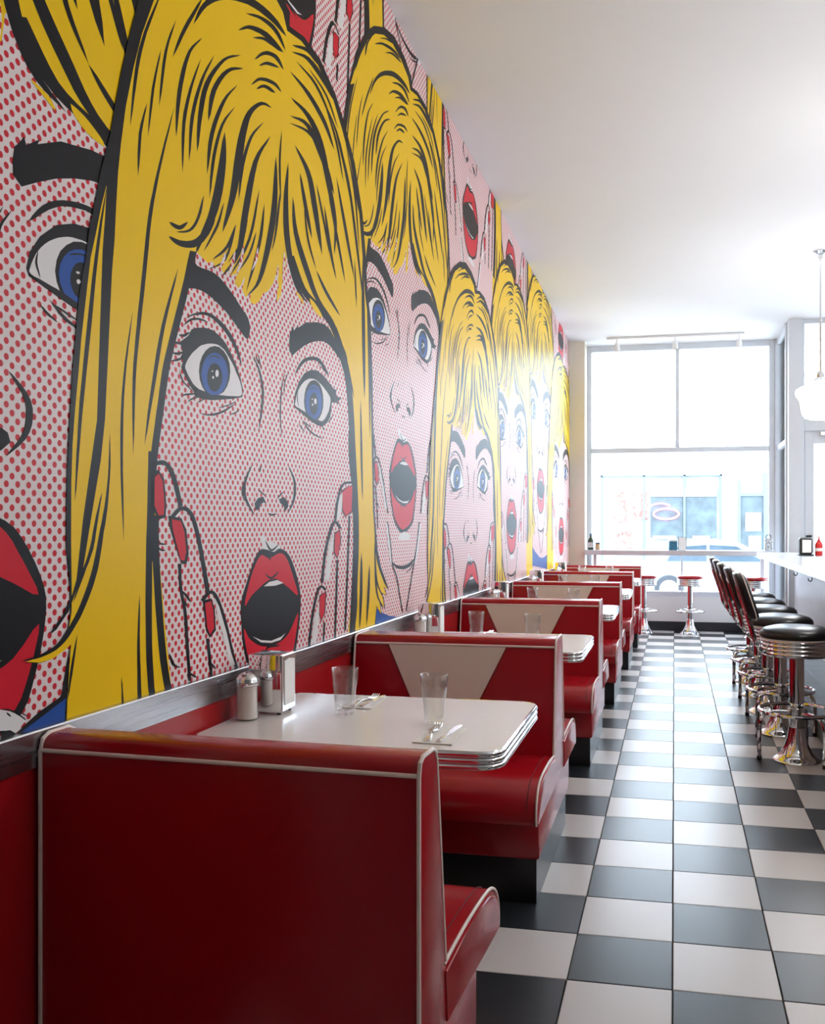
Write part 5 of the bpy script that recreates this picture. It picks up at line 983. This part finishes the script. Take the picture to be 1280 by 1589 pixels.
def make_stool(legs):
    t = thing('counter_stool', 'x', 'stool', group='black counter stools with chrome bases')
    obj('base', LATHE([(0.0, 0.0), (0.132, 0.0), (0.135, 0.006), (0.130, 0.013), (0.112, 0.022), (0.090, 0.045), (0.068, 0.085), (0.054, 0.13), (0.047, 0.17), (0.044, 0.19)], 32), 'chrome', t, True)
    obj('column', LATHE([(0.041, 0.16), (0.041, 0.615)], 28), 'chrome', t, True)
    ring = [(0.205 * math.cos(a), 0.205 * math.sin(a), 0.285) for a in [2 * PI * k / 36 for k in range(36)]]
    fr = obj('foot_ring', TUBE(ring, 0.0115, 8, closed=True), 'chrome', t, True)
    obj('ring_collar', LATHE([(0.043, 0.25), (0.050, 0.252), (0.050, 0.30), (0.043, 0.302)], 24), 'chrome', t, True)
    for deg in legs:
        a = math.radians(deg)
        c, s_ = math.cos(a), math.sin(a)
        pts = [(0.045, 0.272), (0.11, 0.274), (0.165, 0.266), (0.196, 0.235), (0.207, 0.19), (0.209, 0.10), (0.209, 0.012)]
        lg = obj('leg', TUBE(spline([(r_ * c, r_ * s_, z) for r_, z in pts], 4), 0.0125, 8), 'chrome', t, True)
        obj('rubber_foot', LATHE([(0.0, 0.0), (0.0145, 0.0), (0.0145, 0.022), (0.0, 0.022)], 12, 0.209 * c, 0.209 * s_), 'dark', lg)
    # seat: ribbed chrome band and domed black cushion
    prof = [(0.0, 0.600), (0.180, 0.600), (0.190, 0.604)]
    for k in range(4):
        z0 = 0.606 + k * 0.0225
        for a in (10, 50, 90, 130, 170): prof.append((0.190 + 0.008 * math.sin(math.radians(a)), z0 + 0.0225 * (1 - math.cos(math.radians(a))) / 2))
    prof.append((0.190, 0.698))
    obj('chrome_band', LATHE(prof, 40), 'chrome', t, True)
    cu = obj('seat_cushion', LATHE([(0.188, 0.694), (0.199, 0.700), (0.204, 0.716), (0.198, 0.736), (0.178, 0.752), (0.13, 0.765), (0.06, 0.771), (0.0, 0.772)], 40), 'bvinyl', t, 'full')
    rg = [(0.197 * math.cos(a), 0.197 * math.sin(a), 0.698) for a in [2 * PI * k / 40 for k in range(40)]]
    obj('piping', TUBE(rg, 0.004, 6, closed=True), 'piping', cu, True)
    # back on the aisle side (local -X)
    import functools
    def bx(z): return -0.255 - 0.125 * (z - 0.80) / 0.28
    for sy in (-0.085, 0.085):
        pts = [(-0.10, sy * 0.7, 0.618), (-0.19, sy * 0.9, 0.628), (-0.228, sy, 0.668), (-0.252, sy, 0.76), (-0.285, sy, 0.86), (-0.318, sy, 0.965), (-0.324, sy, 0.995)]
        obj('back_support', TUBE(spline(pts, 5), 0.011, 8), 'chrome', t, True)
    bm = bmesh.new()
    n, mm = 14, 12
    loop = []
    for k in range(48):
        a = 2 * PI * k / 48
        c, s_ = math.cos(a), math.sin(a)
        e = 0.45
        loop.append((0.155 * math.copysign(abs(c) ** e, c), 0.135 * math.copysign(abs(s_) ** e, s_)))
    def pad(scale, off):
        out = []
        for u, v in loop:
            z = 0.935 + v * scale; y = u * scale
            x = -0.293 - 0.33 * (z - 0.935) + off + 0.35 * y * y * (1)
            out.append(bm.verts.new((x, y, z)))
        return out
    rs = [pad(0.80, 0.040), pad(0.93, 0.036), pad(0.99, 0.024), pad(1.0, 0.008), pad(0.99, -0.008), pad(0.93, -0.020), pad(0.80, -0.024)]
    for a, c in zip(rs, rs[1:]):
        for k in range(48): bm.faces.new((a[k], a[(k + 1) % 48], c[(k + 1) % 48], c[k]))
    bm.faces.new(rs[0][::-1]); bm.faces.new(rs[-1])
    bk = obj('backrest', bm, 'bvinyl', t, True)
    rim = [(-0.293 - 0.33 * (v * 0.99) + 0.018 + 0.35 * (u * 0.99) ** 2, u * 1.0, 0.935 + v * 1.0) for u, v in loop]
    obj('piping', TUBE(rim, 0.004, 6, closed=True), 'piping', bk, True)
    return t
stool_a = make_stool((188, 308, 68))
stool_b = make_stool((128, 223, 350))
stools = [(stool_a, (0.682, 5.37), 'nearest black counter stool with chrome footed ring'), (stool_b, (0.668, 6.05), 'second black counter stool from the viewer'),
          (None, (0.655, 6.72), 'third black counter stool, middle of the row of five'), (None, (0.650, 7.37), 'fourth black counter stool from the viewer'), (None, (0.645, 8.02), 'fifth black counter stool, farthest along the bar')]
for o, (x, y), lab in stools:
    if o is None: o = copy_tree(stool_b)
    o.location = (x, y, 0.0); o['label'] = lab

# things on the bar
t = thing('counter_napkin_dispenser', 'black and white napkin dispenser on the bar counter', 'napkin dispenser', (1.205, 9.3, CZ + 0.001))
obj('body', B(-0.005, 0.12, -0.06, 0.06, 0.012, 0.175, r=0.02, seg=3), 'dark', t, True)
obj('napkins', B(0.02, 0.105, -0.068, -0.058, 0.03, 0.155, r=0.003), 'paper', t)
obj('base', B(-0.01, 0.13, -0.065, 0.065, 0.0, 0.014, r=0.003), 'dark', t)
t = thing('sauce_bottle', 'red sauce bottle beside the dispenser on the bar counter', 'bottle', (1.385, 9.27, CZ + 0.001))
obj('body', LATHE([(0.0, 0.0), (0.034, 0.0), (0.036, 0.006), (0.036, 0.11), (0.028, 0.13), (0.016, 0.14)], 24), 'redplastic', t, True)
obj('nozzle', LATHE([(0.018, 0.138), (0.018, 0.15), (0.010, 0.155), (0.004, 0.19), (0.0, 0.19)], 20), 'redplastic', t, True)
obj('label_band', LATHE([(0.0365, 0.045), (0.0365, 0.075)], 24), 'paper', t, True)

# ================================================================== street end: window, pilasters, door
struct('wall_front', B(-1.5, 1.24, Y1, Y1 + 0.18, 0.0, 0.44), 'wall', label='low white wall under the street window')
struct('baseboard_front', B(-1.31, 1.24, Y1 - 0.012, Y1, 0.0, 0.118), 'black', label='black baseboard under the street window')
pl = struct('trim_4', B(-1.5, -1.115, 11.45, Y1 + 0.18, 0.0, 3.80), 'cream_wall', label='cream pilaster between the mural and the window')
ZT = ceil_z(Y1)
win = tag(obj('window_1', B(-1.115, 1.24, Y1 + 0.02, Y1 + 0.16, 0.44, 0.50, r=0.004), 'trimwhite'), 'tall street window with pale frame', None, None, 'structure')
def wp(name, *a):
    o = obj(name, B(*a, r=0.004, seg=1), 'trimwhite', win); return o
wy0, wy1 = Y1 + 0.03, Y1 + 0.11
wp('window_frame', -1.115, -1.06, wy0, wy1, 0.50, ZT)
wp('window_frame', 1.165, 1.235, wy0, wy1, 0.50, ZT)
wp('window_frame', -1.06, 1.165, wy0, wy1, ZT - 0.075, ZT + 0.02)
wp('transom_bar', -1.06, 1.165, wy0 - 0.01, wy1, 2.285, 2.345)
wp('mullion', 0.012, 0.062, wy0, wy1, 2.345, ZT - 0.075)
wp('mullion', 0.085, 0.103, wy0, wy1, 0.50, 1.0)
for x0, x1, z0, z1 in ((-1.06, 0.012, 2.345, ZT - 0.075), (0.062, 1.165, 2.345, ZT - 0.075), (-1.06, 1.165, 0.50, 2.285)):
    obj('pane', B(x0, x1, Y1 + 0.07, Y1 + 0.076, z0, z1), 'pane', win)
# return glass beside the recessed entrance
win2 = tag(obj('window_2', B(1.24, 1.32, 10.86, Y1 + 0.1, 0.0, 0.30, r=0.004), 'trimwhite'), 'narrow return window beside the entrance door', None, None, 'structure')
for a in ((1.255, 1.315, 10.86, 10.92, 0.30, ZT), (1.235, 1.315, Y1 + 0.0, Y1 + 0.11, 0.30, ZT), (1.255, 1.315, 10.92, Y1, 2.285, 2.345), (1.255, 1.315, 10.92, Y1, ZT - 0.07, ZT + 0.03)):
    obj('window_frame', B(*a, r=0.004, seg=1), 'trimwhite', win2)
obj('pane', B(1.282, 1.288, 10.92, Y1, 0.30, ZT - 0.07), 'pane', win2)
struct('trim_5', B(1.275, 1.415, 10.72, 10.88, 0.0, ceil_z(10.7) + 0.02), 'trimwhite', label='white post beside the entrance door')
# entrance door with transom light
door = tag(obj('door_1', B(1.46, 1.56, 10.80, 10.85, 0.02, 2.42, r=0.004, seg=1), 'trimwhite'), 'glazed entrance door with pale frame', None, None, 'structure')
zc = ceil_z(10.8)
def dp(name, *a, m='trimwhite'): return obj(name, B(*a, r=0.003, seg=1), m, door)
dp('door_frame', 1.415, 1.455, 10.78, 10.87, 0.0, zc)
dp('door_frame', 2.50, 2.56, 10.78, 10.87, 0.0, zc)
dp('door_frame', 1.455, 2.50, 10.78, 10.87, 2.42, 2.56)
dp('door_frame', 1.455, 2.50, 10.78, 10.87, zc - 0.05, zc)
dp('stile', 2.40, 2.50, 10.80, 10.85, 0.02, 2.42)
dp('rail', 1.56, 2.40, 10.80, 10.85, 2.28, 2.42)
dp('rail', 1.56, 2.40, 10.80, 10.85, 0.02, 0.30)
obj('pane', B(1.56, 2.40, 10.822, 10.828, 0.30, 2.28), 'pane', door)
obj('pane', B(1.455, 2.50, 10.822, 10.828, 2.56, zc - 0.05), 'pane', door)
cl = obj('door_closer', B(1.62, 1.90, 10.735, 10.79, 2.36, 2.41, r=0.008), 'steel_edge', door)
obj('closer_arm', TUBE([(1.68, 10.75, 2.41), (1.95, 10.70, 2.46), (2.1, 10.78, 2.47)], 0.009, 8), 'steel_edge', cl)
obj('lock', TUBE([(1.475, 10.79, 1.22), (1.535, 10.77, 1.22)], 0.012, 8), 'dark', door)
# storefront carries on to the right of the door
struct('wall_front_2', B(2.56, 4.3, 10.78, 10.90, 0.0, 0.8), 'wall', label='front wall right of the entrance')
win3 = tag(obj('window_3', B(2.56, 4.2, 10.79, 10.87, 0.8, 0.86), 'trimwhite'), 'street window right of the entrance', None, None, 'structure')
obj('window_frame', B(4.12, 4.2, 10.79, 10.87, 0.86, zc), 'trimwhite', win3)
obj('window_frame', B(2.56, 4.12, 10.79, 10.87, zc - 0.07, zc), 'trimwhite', win3)
obj('pane', B(2.56, 4.12, 10.822, 10.828, 0.86, zc - 0.07), 'pane', win3)

# window ledge bar
led = thing('window_ledge_bar', 'narrow pale bar shelf along the street window', 'shelf', (0, 0, 0))
LZ = 1.035
obj('shelf_board', B(-1.115, 1.215, 11.36, Y1 - 0.01, LZ - 0.062, LZ, r=0.004), 'trimwhite', led)
for x in (-0.985, 1.05):
    obj('bracket', B(x - 0.02, x + 0.02, 11.42, 11.46, 0.0, LZ - 0.06), 'trimwhite', led)
# window stools
def make_wstool():
    t = thing('window_stool', 'x', 'stool', group='red backless stools at the window bar')
    obj('base', LATHE([(0.0, 0.0), (0.128, 0.0), (0.130, 0.008), (0.118, 0.018), (0.085, 0.05), (0.055, 0.11), (0.042, 0.19)], 28), 'chrome', t, True)
    obj('column', LATHE([(0.036, 0.16), (0.036, 0.61)], 20), 'chrome', t, True)
    ring = [(0.175 * math.cos(a), 0.175 * math.sin(a), 0.285) for a in [2 * PI * k / 28 for k in range(28)]]
    fr = obj('foot_ring', TUBE(ring, 0.013, 8, closed=True), 'chrome', t, True)
    for k in range(4):
        c, s_ = math.cos(PI / 2 * k + 0.4), math.sin(PI / 2 * k + 0.4)
        obj('spoke', TUBE([(0.03 * c, 0.03 * s_, 0.285), (0.172 * c, 0.172 * s_, 0.285)], 0.008, 6), 'chrome', fr)
    prof = [(0.0, 0.598), (0.150, 0.598)]
    for k in range(4):
        z0 = 0.60 + k * 0.022
        for a in (10, 50, 90, 130, 170): prof.append((0.150 + 0.007 * math.sin(math.radians(a)), z0 + 0.022 * (1 - math.cos(math.radians(a))) / 2))
    obj('chrome_band', LATHE(prof, 32), 'chrome', t, True)
    obj('seat_cushion', LATHE([(0.150, 0.688), (0.164, 0.694), (0.166, 0.706), (0.156, 0.719), (0.11, 0.727), (0.0, 0.731)], 32), 'vinyl', t, 'full')
    return t
ws = make_wstool()
for k, (x, y, lab) in enumerate(((0.188, 11.42, 'red topped chrome stool in the middle of the window bar'), (-0.375, 11.42, 'red topped chrome stool half hidden by the last booth'), (0.93, 11.18, 'red topped chrome stool behind the counter stools'))):
    o = ws if k == 0 else copy_tree(ws)
    o.location = (x, y, 0); o['label'] = lab
# small things on the ledge
M['bottle'] = mat('dark_green_bottle', (0.06, 0.10, 0.07), 0.2)
M['amber'] = mat('tan_jar', (0.55, 0.38, 0.2), 0.4)
M['teal'] = mat('blue_printed_card', (0.03, 0.16, 0.26), 0.5, var=0.5, scale=60)
t = thing('sauce_bottle', 'dark bottle at the pilaster end of the window shelf', 'bottle', (-1.045, 11.50, LZ + 0.001))
obj('body', LATHE([(0.0, 0.0), (0.036, 0.0), (0.038, 0.006), (0.038, 0.11), (0.03, 0.135), (0.014, 0.155), (0.012, 0.185)], 20), 'bottle', t, True)
obj('cap', LATHE([(0.015, 0.182), (0.015, 0.205), (0.0, 0.207)], 16), 'teal', t, True)
obj('label_band', LATHE([(0.0386, 0.03), (0.0386, 0.095)], 20), 'trimwhite', t, True)
t = thing('spice_jar', 'small tan jar next to the dark bottle on the window shelf', 'jar', (-0.955, 11.49, LZ + 0.001))
obj('jar_body', LATHE([(0.0, 0.0), (0.028, 0.0), (0.030, 0.006), (0.030, 0.068), (0.026, 0.076)], 20), 'amber', t, True)
obj('lid', LATHE([(0.029, 0.074), (0.029, 0.092), (0.0, 0.094)], 20), 'dark', t, True)
t = thing('card_box', 'blue patterned box in the middle of the window shelf', 'box', (-0.02, 11.50, LZ + 0.001), 0.15)
obj('box_body', B(-0.05, 0.05, -0.045, 0.045, 0.0, 0.12, r=0.004), 'teal', t)
obj('lid', B(-0.052, 0.052, -0.047, 0.047, 0.11, 0.128, r=0.003), 'trimwhite', t)
t = thing('menu_stand', 'white menu card standing in a frame on the window shelf', 'menu', (0.095, 11.50, LZ + 0.001), 0.1)
obj('stand', B(-0.05, 0.05, -0.03, 0.03, 0.0, 0.012, r=0.003), 'white', t)
obj('card', B(-0.045, 0.045, -0.003, 0.003, 0.012, 0.16), 'paper', t)
obj('frame', TUBE([(-0.048, 0, 0.01), (-0.048, 0, 0.165), (0.048, 0, 0.165), (0.048, 0, 0.01)], 0.0035, 6), 'dark', t)
M['spots'] = mat('patterned_box', (0.55, 0.56, 0.58), 0.5, var=0.9, scale=55)
t = thing('condiment_caddy', 'patterned caddy at the door end of the window shelf', 'caddy', (1.13, 11.50, LZ + 0.001))
obj('caddy_body', B(-0.045, 0.045, -0.05, 0.05, 0.0, 0.15, r=0.006), 'spots', t)
obj('handle', TUBE(spline([(-0.03, 0, 0.15), (-0.02, 0, 0.19), (0.02, 0, 0.19), (0.03, 0, 0.15)], 4), 0.005, 6), 'dark', t)

# ------------------------------------------------------------------ track light, pendants
tr = thing('track_light', 'white ceiling track with three small spotlights by the window', 'track light', (0, 0, 0))
ztk = ceil_z(11.3)
obj('track', B(-0.83, 0.83, 11.29, 11.325, ztk - 0.028, ztk - 0.001, r=0.003), 'white', tr)
for x in (-0.70, 0.01, 0.77):
    h = obj('spotlight', LATHE([(0.0, -0.02), (0.022, -0.02), (0.030, -0.06), (0.036, -0.115), (0.033, -0.115), (0.0, -0.10)], 18), 'white', tr, True, loc=(x, 11.307, ztk - 0.05))
    h.rotation_euler = (0.25, 0, 0)
    obj('swivel', TUBE([(0, 0, -0.03), (0, 0, 0.03)], 0.012, 8), 'white', h)
def make_pendant():
    t = thing('pendant_lamp', 'x', 'pendant lamp', group='schoolhouse pendant lamps over the bar')
    obj('canopy', LATHE([(0.0, 0.0), (0.085, 0.0), (0.085, -0.006), (0.06, -0.018), (0.028, -0.030), (0.024, -0.065), (0.0, -0.065)], 28), 'chrome', t, True)
    obj('rod', LATHE([(0.0085, -0.05), (0.0085, -1.07)], 12), 'chrome', t, True)
    obj('fitter', LATHE([(0.0, -1.045), (0.028, -1.05), (0.034, -1.075), (0.036, -1.10), (0.075, -1.125), (0.088, -1.14), (0.080, -1.145), (0.0, -1.14)], 28), 'chrome', t, True)
    g_ = obj('glass_shade', LATHE([(0.070, -1.14), (0.080, -1.155), (0.105, -1.17), (0.17, -1.185), (0.205, -1.205), (0.215, -1.23), (0.205, -1.26), (0.185, -1.285), (0.172, -1.32), (0.165, -1.38), (0.150, -1.43), (0.10, -1.465), (0.0, -1.475)], 36), 'milk', t, 'full')
    return t
pd = make_pendant()  # one lamp is in view; the rest are unseen, added to light the room
for k, (x, y, lab) in enumerate(((2.75, 7.6, 'unseen pendant lamp added for room light behind the bar towards the door'), (2.75, 4.6, 'unseen pendant lamp added for room light behind the middle of the bar'), (2.75, 1.6, 'unseen pendant lamp added for room light behind the near end of the bar'), (1.258, 8.32, 'lit milk glass pendant lamp hanging over the bar in view'), (1.258, 5.6, 'unseen pendant lamp added for room light over the middle of the bar'), (1.258, 2.9, 'unseen pendant lamp added for room light over the near end of the bar'))):
    o = pd if k == 0 else copy_tree(pd)
    o.location = (x, y, ceil_z(y) - 0.001); o['label'] = lab

# ================================================================== the street outside
M['asphalt'] = mat('pale_asphalt', (0.42, 0.43, 0.44), 0.8, var=0.08, scale=3)
M['kerb'] = mat('pale_concrete', (0.42, 0.42, 0.41), 0.8, var=0.05, scale=3)
M['render'] = mat('white_render', (0.72, 0.74, 0.76), 0.8, var=0.03, scale=1.5)
M['shopglass'] = mat('shop_glass', (0.22, 0.25, 0.265), 0.15, var=0.25, scale=1.3)
M['shopdark'] = mat('shop_interior', (0.06, 0.085, 0.10), 0.5, var=0.45, scale=2.5)
M['shopframe'] = mat('grey_blue_frame', (0.10, 0.135, 0.165), 0.4)
M['poster'] = mat('red_and_white_poster', (0.30, 0.12, 0.10), 0.6, var=0.6, scale=9)
M['carpaint'] = mat('silver_blue_paint', (0.17, 0.21, 0.26), 0.25, spec=0.6, coat=0.6, var=0.02)
M['carglass'] = mat('car_glass', (0.05, 0.075, 0.10), 0.08, var=0.1)
M['tyre'] = mat('grey_tyre', (0.035, 0.04, 0.05), 0.8)
M['neonpink'] = mat('pink_neon', (1.0, 0.20, 0.35), 0.4, var=0, emit=6.0)
GZ = -0.40
struct('street_ground', B(-40, 40, 13.6, 60, GZ - 0.2, GZ), 'asphalt', label='pale street outside the window')
struct('pavement_ground', B(-40, 40, Y1 + 0.2, 13.6, GZ - 0.2, -0.14), 'kerb', label='pavement outside the window')
bld = thing('shop_building', 'pale shop building across the street with wide display windows', 'building', (0, 28, GZ))
Hz = lambda z: z - GZ
obj('facade_wall', B(-14, 14, 0.25, 6, 0, 9.0), 'render', bld)
obj('cornice', B(-14, 14, 0.10, 0.3, Hz(3.9), Hz(4.05)), 'render', bld)
obj('cornice', B(-14, 14, 0.12, 0.3, Hz(5.9), Hz(6.0)), 'render', bld)
zs0, zs1 = Hz(0.25), Hz(2.92)
sw = obj('display_window', B(-2.25, 1.42, 0.20, 0.26, zs0, zs1), 'shopglass', bld)
for x in (-2.25, -0.95, 0.27, 1.36): obj('frame', B(x, x + 0.06, 0.12, 0.22, zs0, zs1), 'shopframe', sw)
obj('frame', B(-2.25, 1.42, 0.12, 0.22, zs1 - 0.05, zs1), 'shopframe', sw)
obj('dark_opening', B(-0.72, 1.25, 0.17, 0.21, Hz(1.0), Hz(2.45)), 'shopdark', sw)
obj('blind', B(-0.72, 1.25, 0.13, 0.19, Hz(2.25), Hz(2.5)), 'kerb', sw)
for k, (x, z, w, h) in enumerate(((-1.85, 1.45, 0.45, 0.95), (-1.30, 1.55, 0.5, 0.85), (-1.8, 0.5, 0.5, 0.7))):
    obj('poster', B(x, x + w, 0.15, 0.19, Hz(z), Hz(z + h)), 'poster', sw)
ring = [(-0.25 + 0.38 * math.cos(a), 0.14, Hz(1.72) + 0.16 * math.sin(a)) for a in [2 * PI * k / 28 for k in range(28)]]
sg = obj('neon_sign', TUBE(ring, 0.03, 6, closed=True), 'neonpink', bld)
ring = [(-0.42 + 0.30 * math.cos(a), 0.14, Hz(1.92) + 0.12 * math.sin(a)) for a in [0.3 + 2.6 * k / 16 for k in range(17)]]
obj('neon_arc', TUBE(ring, 0.025, 6), 'neonpink', sg)
for x, w in ((-0.65, 0.7), (0.55, 0.5)):
    obj('display_table', B(x, x + w, 0.10, 0.18, Hz(0.95), Hz(1.05)), 'render', sw)
dr = obj('shop_door', B(1.86, 2.75, 0.18, 0.26, 0.0, Hz(2.95)), 'shopglass', bld)
obj('frame', B(1.86, 1.96, 0.10, 0.2, 0.0, Hz(2.95)), 'shopframe', dr)
obj('frame', B(2.62, 2.75, 0.10, 0.2, 0.0, Hz(2.95)), 'shopframe', dr)
obj('frame', B(1.96, 2.62, 0.10, 0.2, Hz(2.25), Hz(2.35)), 'shopframe', dr)
obj('dark_panel', B(1.96, 2.62, 0.15, 0.19, Hz(0.2), Hz(2.25)), 'shopdark', dr)
obj('notice', B(2.1, 2.55, 0.12, 0.16, Hz(1.2), Hz(1.75)), 'paper', dr)
obj('notice', B(2.2, 2.55, 0.12, 0.16, Hz(0.35), Hz(1.05)), 'paper', dr)
for x0 in (-9.5, -5.8, 4.2, 7.6):
    w2 = obj('display_window', B(x0, x0 + 2.6, 0.20, 0.26, zs0, zs1), 'shopglass', bld)
    obj('frame', B(x0 + 1.27, x0 + 1.33, 0.12, 0.22, zs0, zs1), 'shopframe', w2)
obj('wall_lamp', LATHE([(0.0, 0.0), (0.07, 0.0), (0.07, 0.45), (0.0, 0.45)], 14, 1.65, 0.12), 'kerb', bld, loc=(0, 0, Hz(2.85)))

car = thing('parked_car', 'silver blue hatchback parked across the street outside the window', 'car', (1.15, 21.5, GZ))
side = [(-1.95, 0.30), (-2.0, 0.55), (-1.93, 0.86), (-1.80, 0.92), (-1.45, 1.30), (-1.15, 1.39), (-0.4, 1.42), (0.25, 1.38), (0.95, 0.96), (1.75, 0.84), (1.98, 0.68), (2.02, 0.45), (1.95, 0.28), (1.6, 0.26), (-1.5, 0.26)]
bm = bmesh.new(); prism(bm, [(x, z) for x, z in spline([(x, z, 0) for x, z in side], 3, True) for x, z in ((x, z),)] if False else [(v.x, v.y) for v in spline([(x, z, 0) for x, z in side], 3, True)], -0.85, 0.85, 'Y', 0.06, 3)
obj('body', bm, 'carpaint', car, True)
for y0, y1 in ((-0.862, -0.845), (0.845, 0.862)):
    for pts in ([(-1.32, 0.96), (-1.12, 1.27), (-0.45, 1.32), (-0.45, 0.96)], [(-0.38, 0.96), (-0.38, 1.32), (0.20, 1.29), (0.78, 0.96)]):
        bm = bmesh.new(); prism(bm, pts, y0, y1, 'Y'); obj('side_window', bm, 'carglass', car)
for x in (-1.27, 1.30):
    for y in (-0.80, 0.80):
        w = obj('wheel', LATHE([(0.0, -0.10), (0.24, -0.10), (0.31, -0.09), (0.32, -0.05), (0.32, 0.05), (0.31, 0.09), (0.24, 0.10), (0.0, 0.10)], 28), 'tyre', car, True, loc=(x, y, 0.32))
        w.rotation_euler = (PI / 2, 0, 0)
        obj('hub_cap', LATHE([(0.0, 0.115), (0.10, 0.112), (0.20, 0.105), (0.215, 0.098), (0.215, -0.098), (0.20, -0.105), (0.10, -0.112), (0.0, -0.115)], 20), 'trimwhite', w, True)
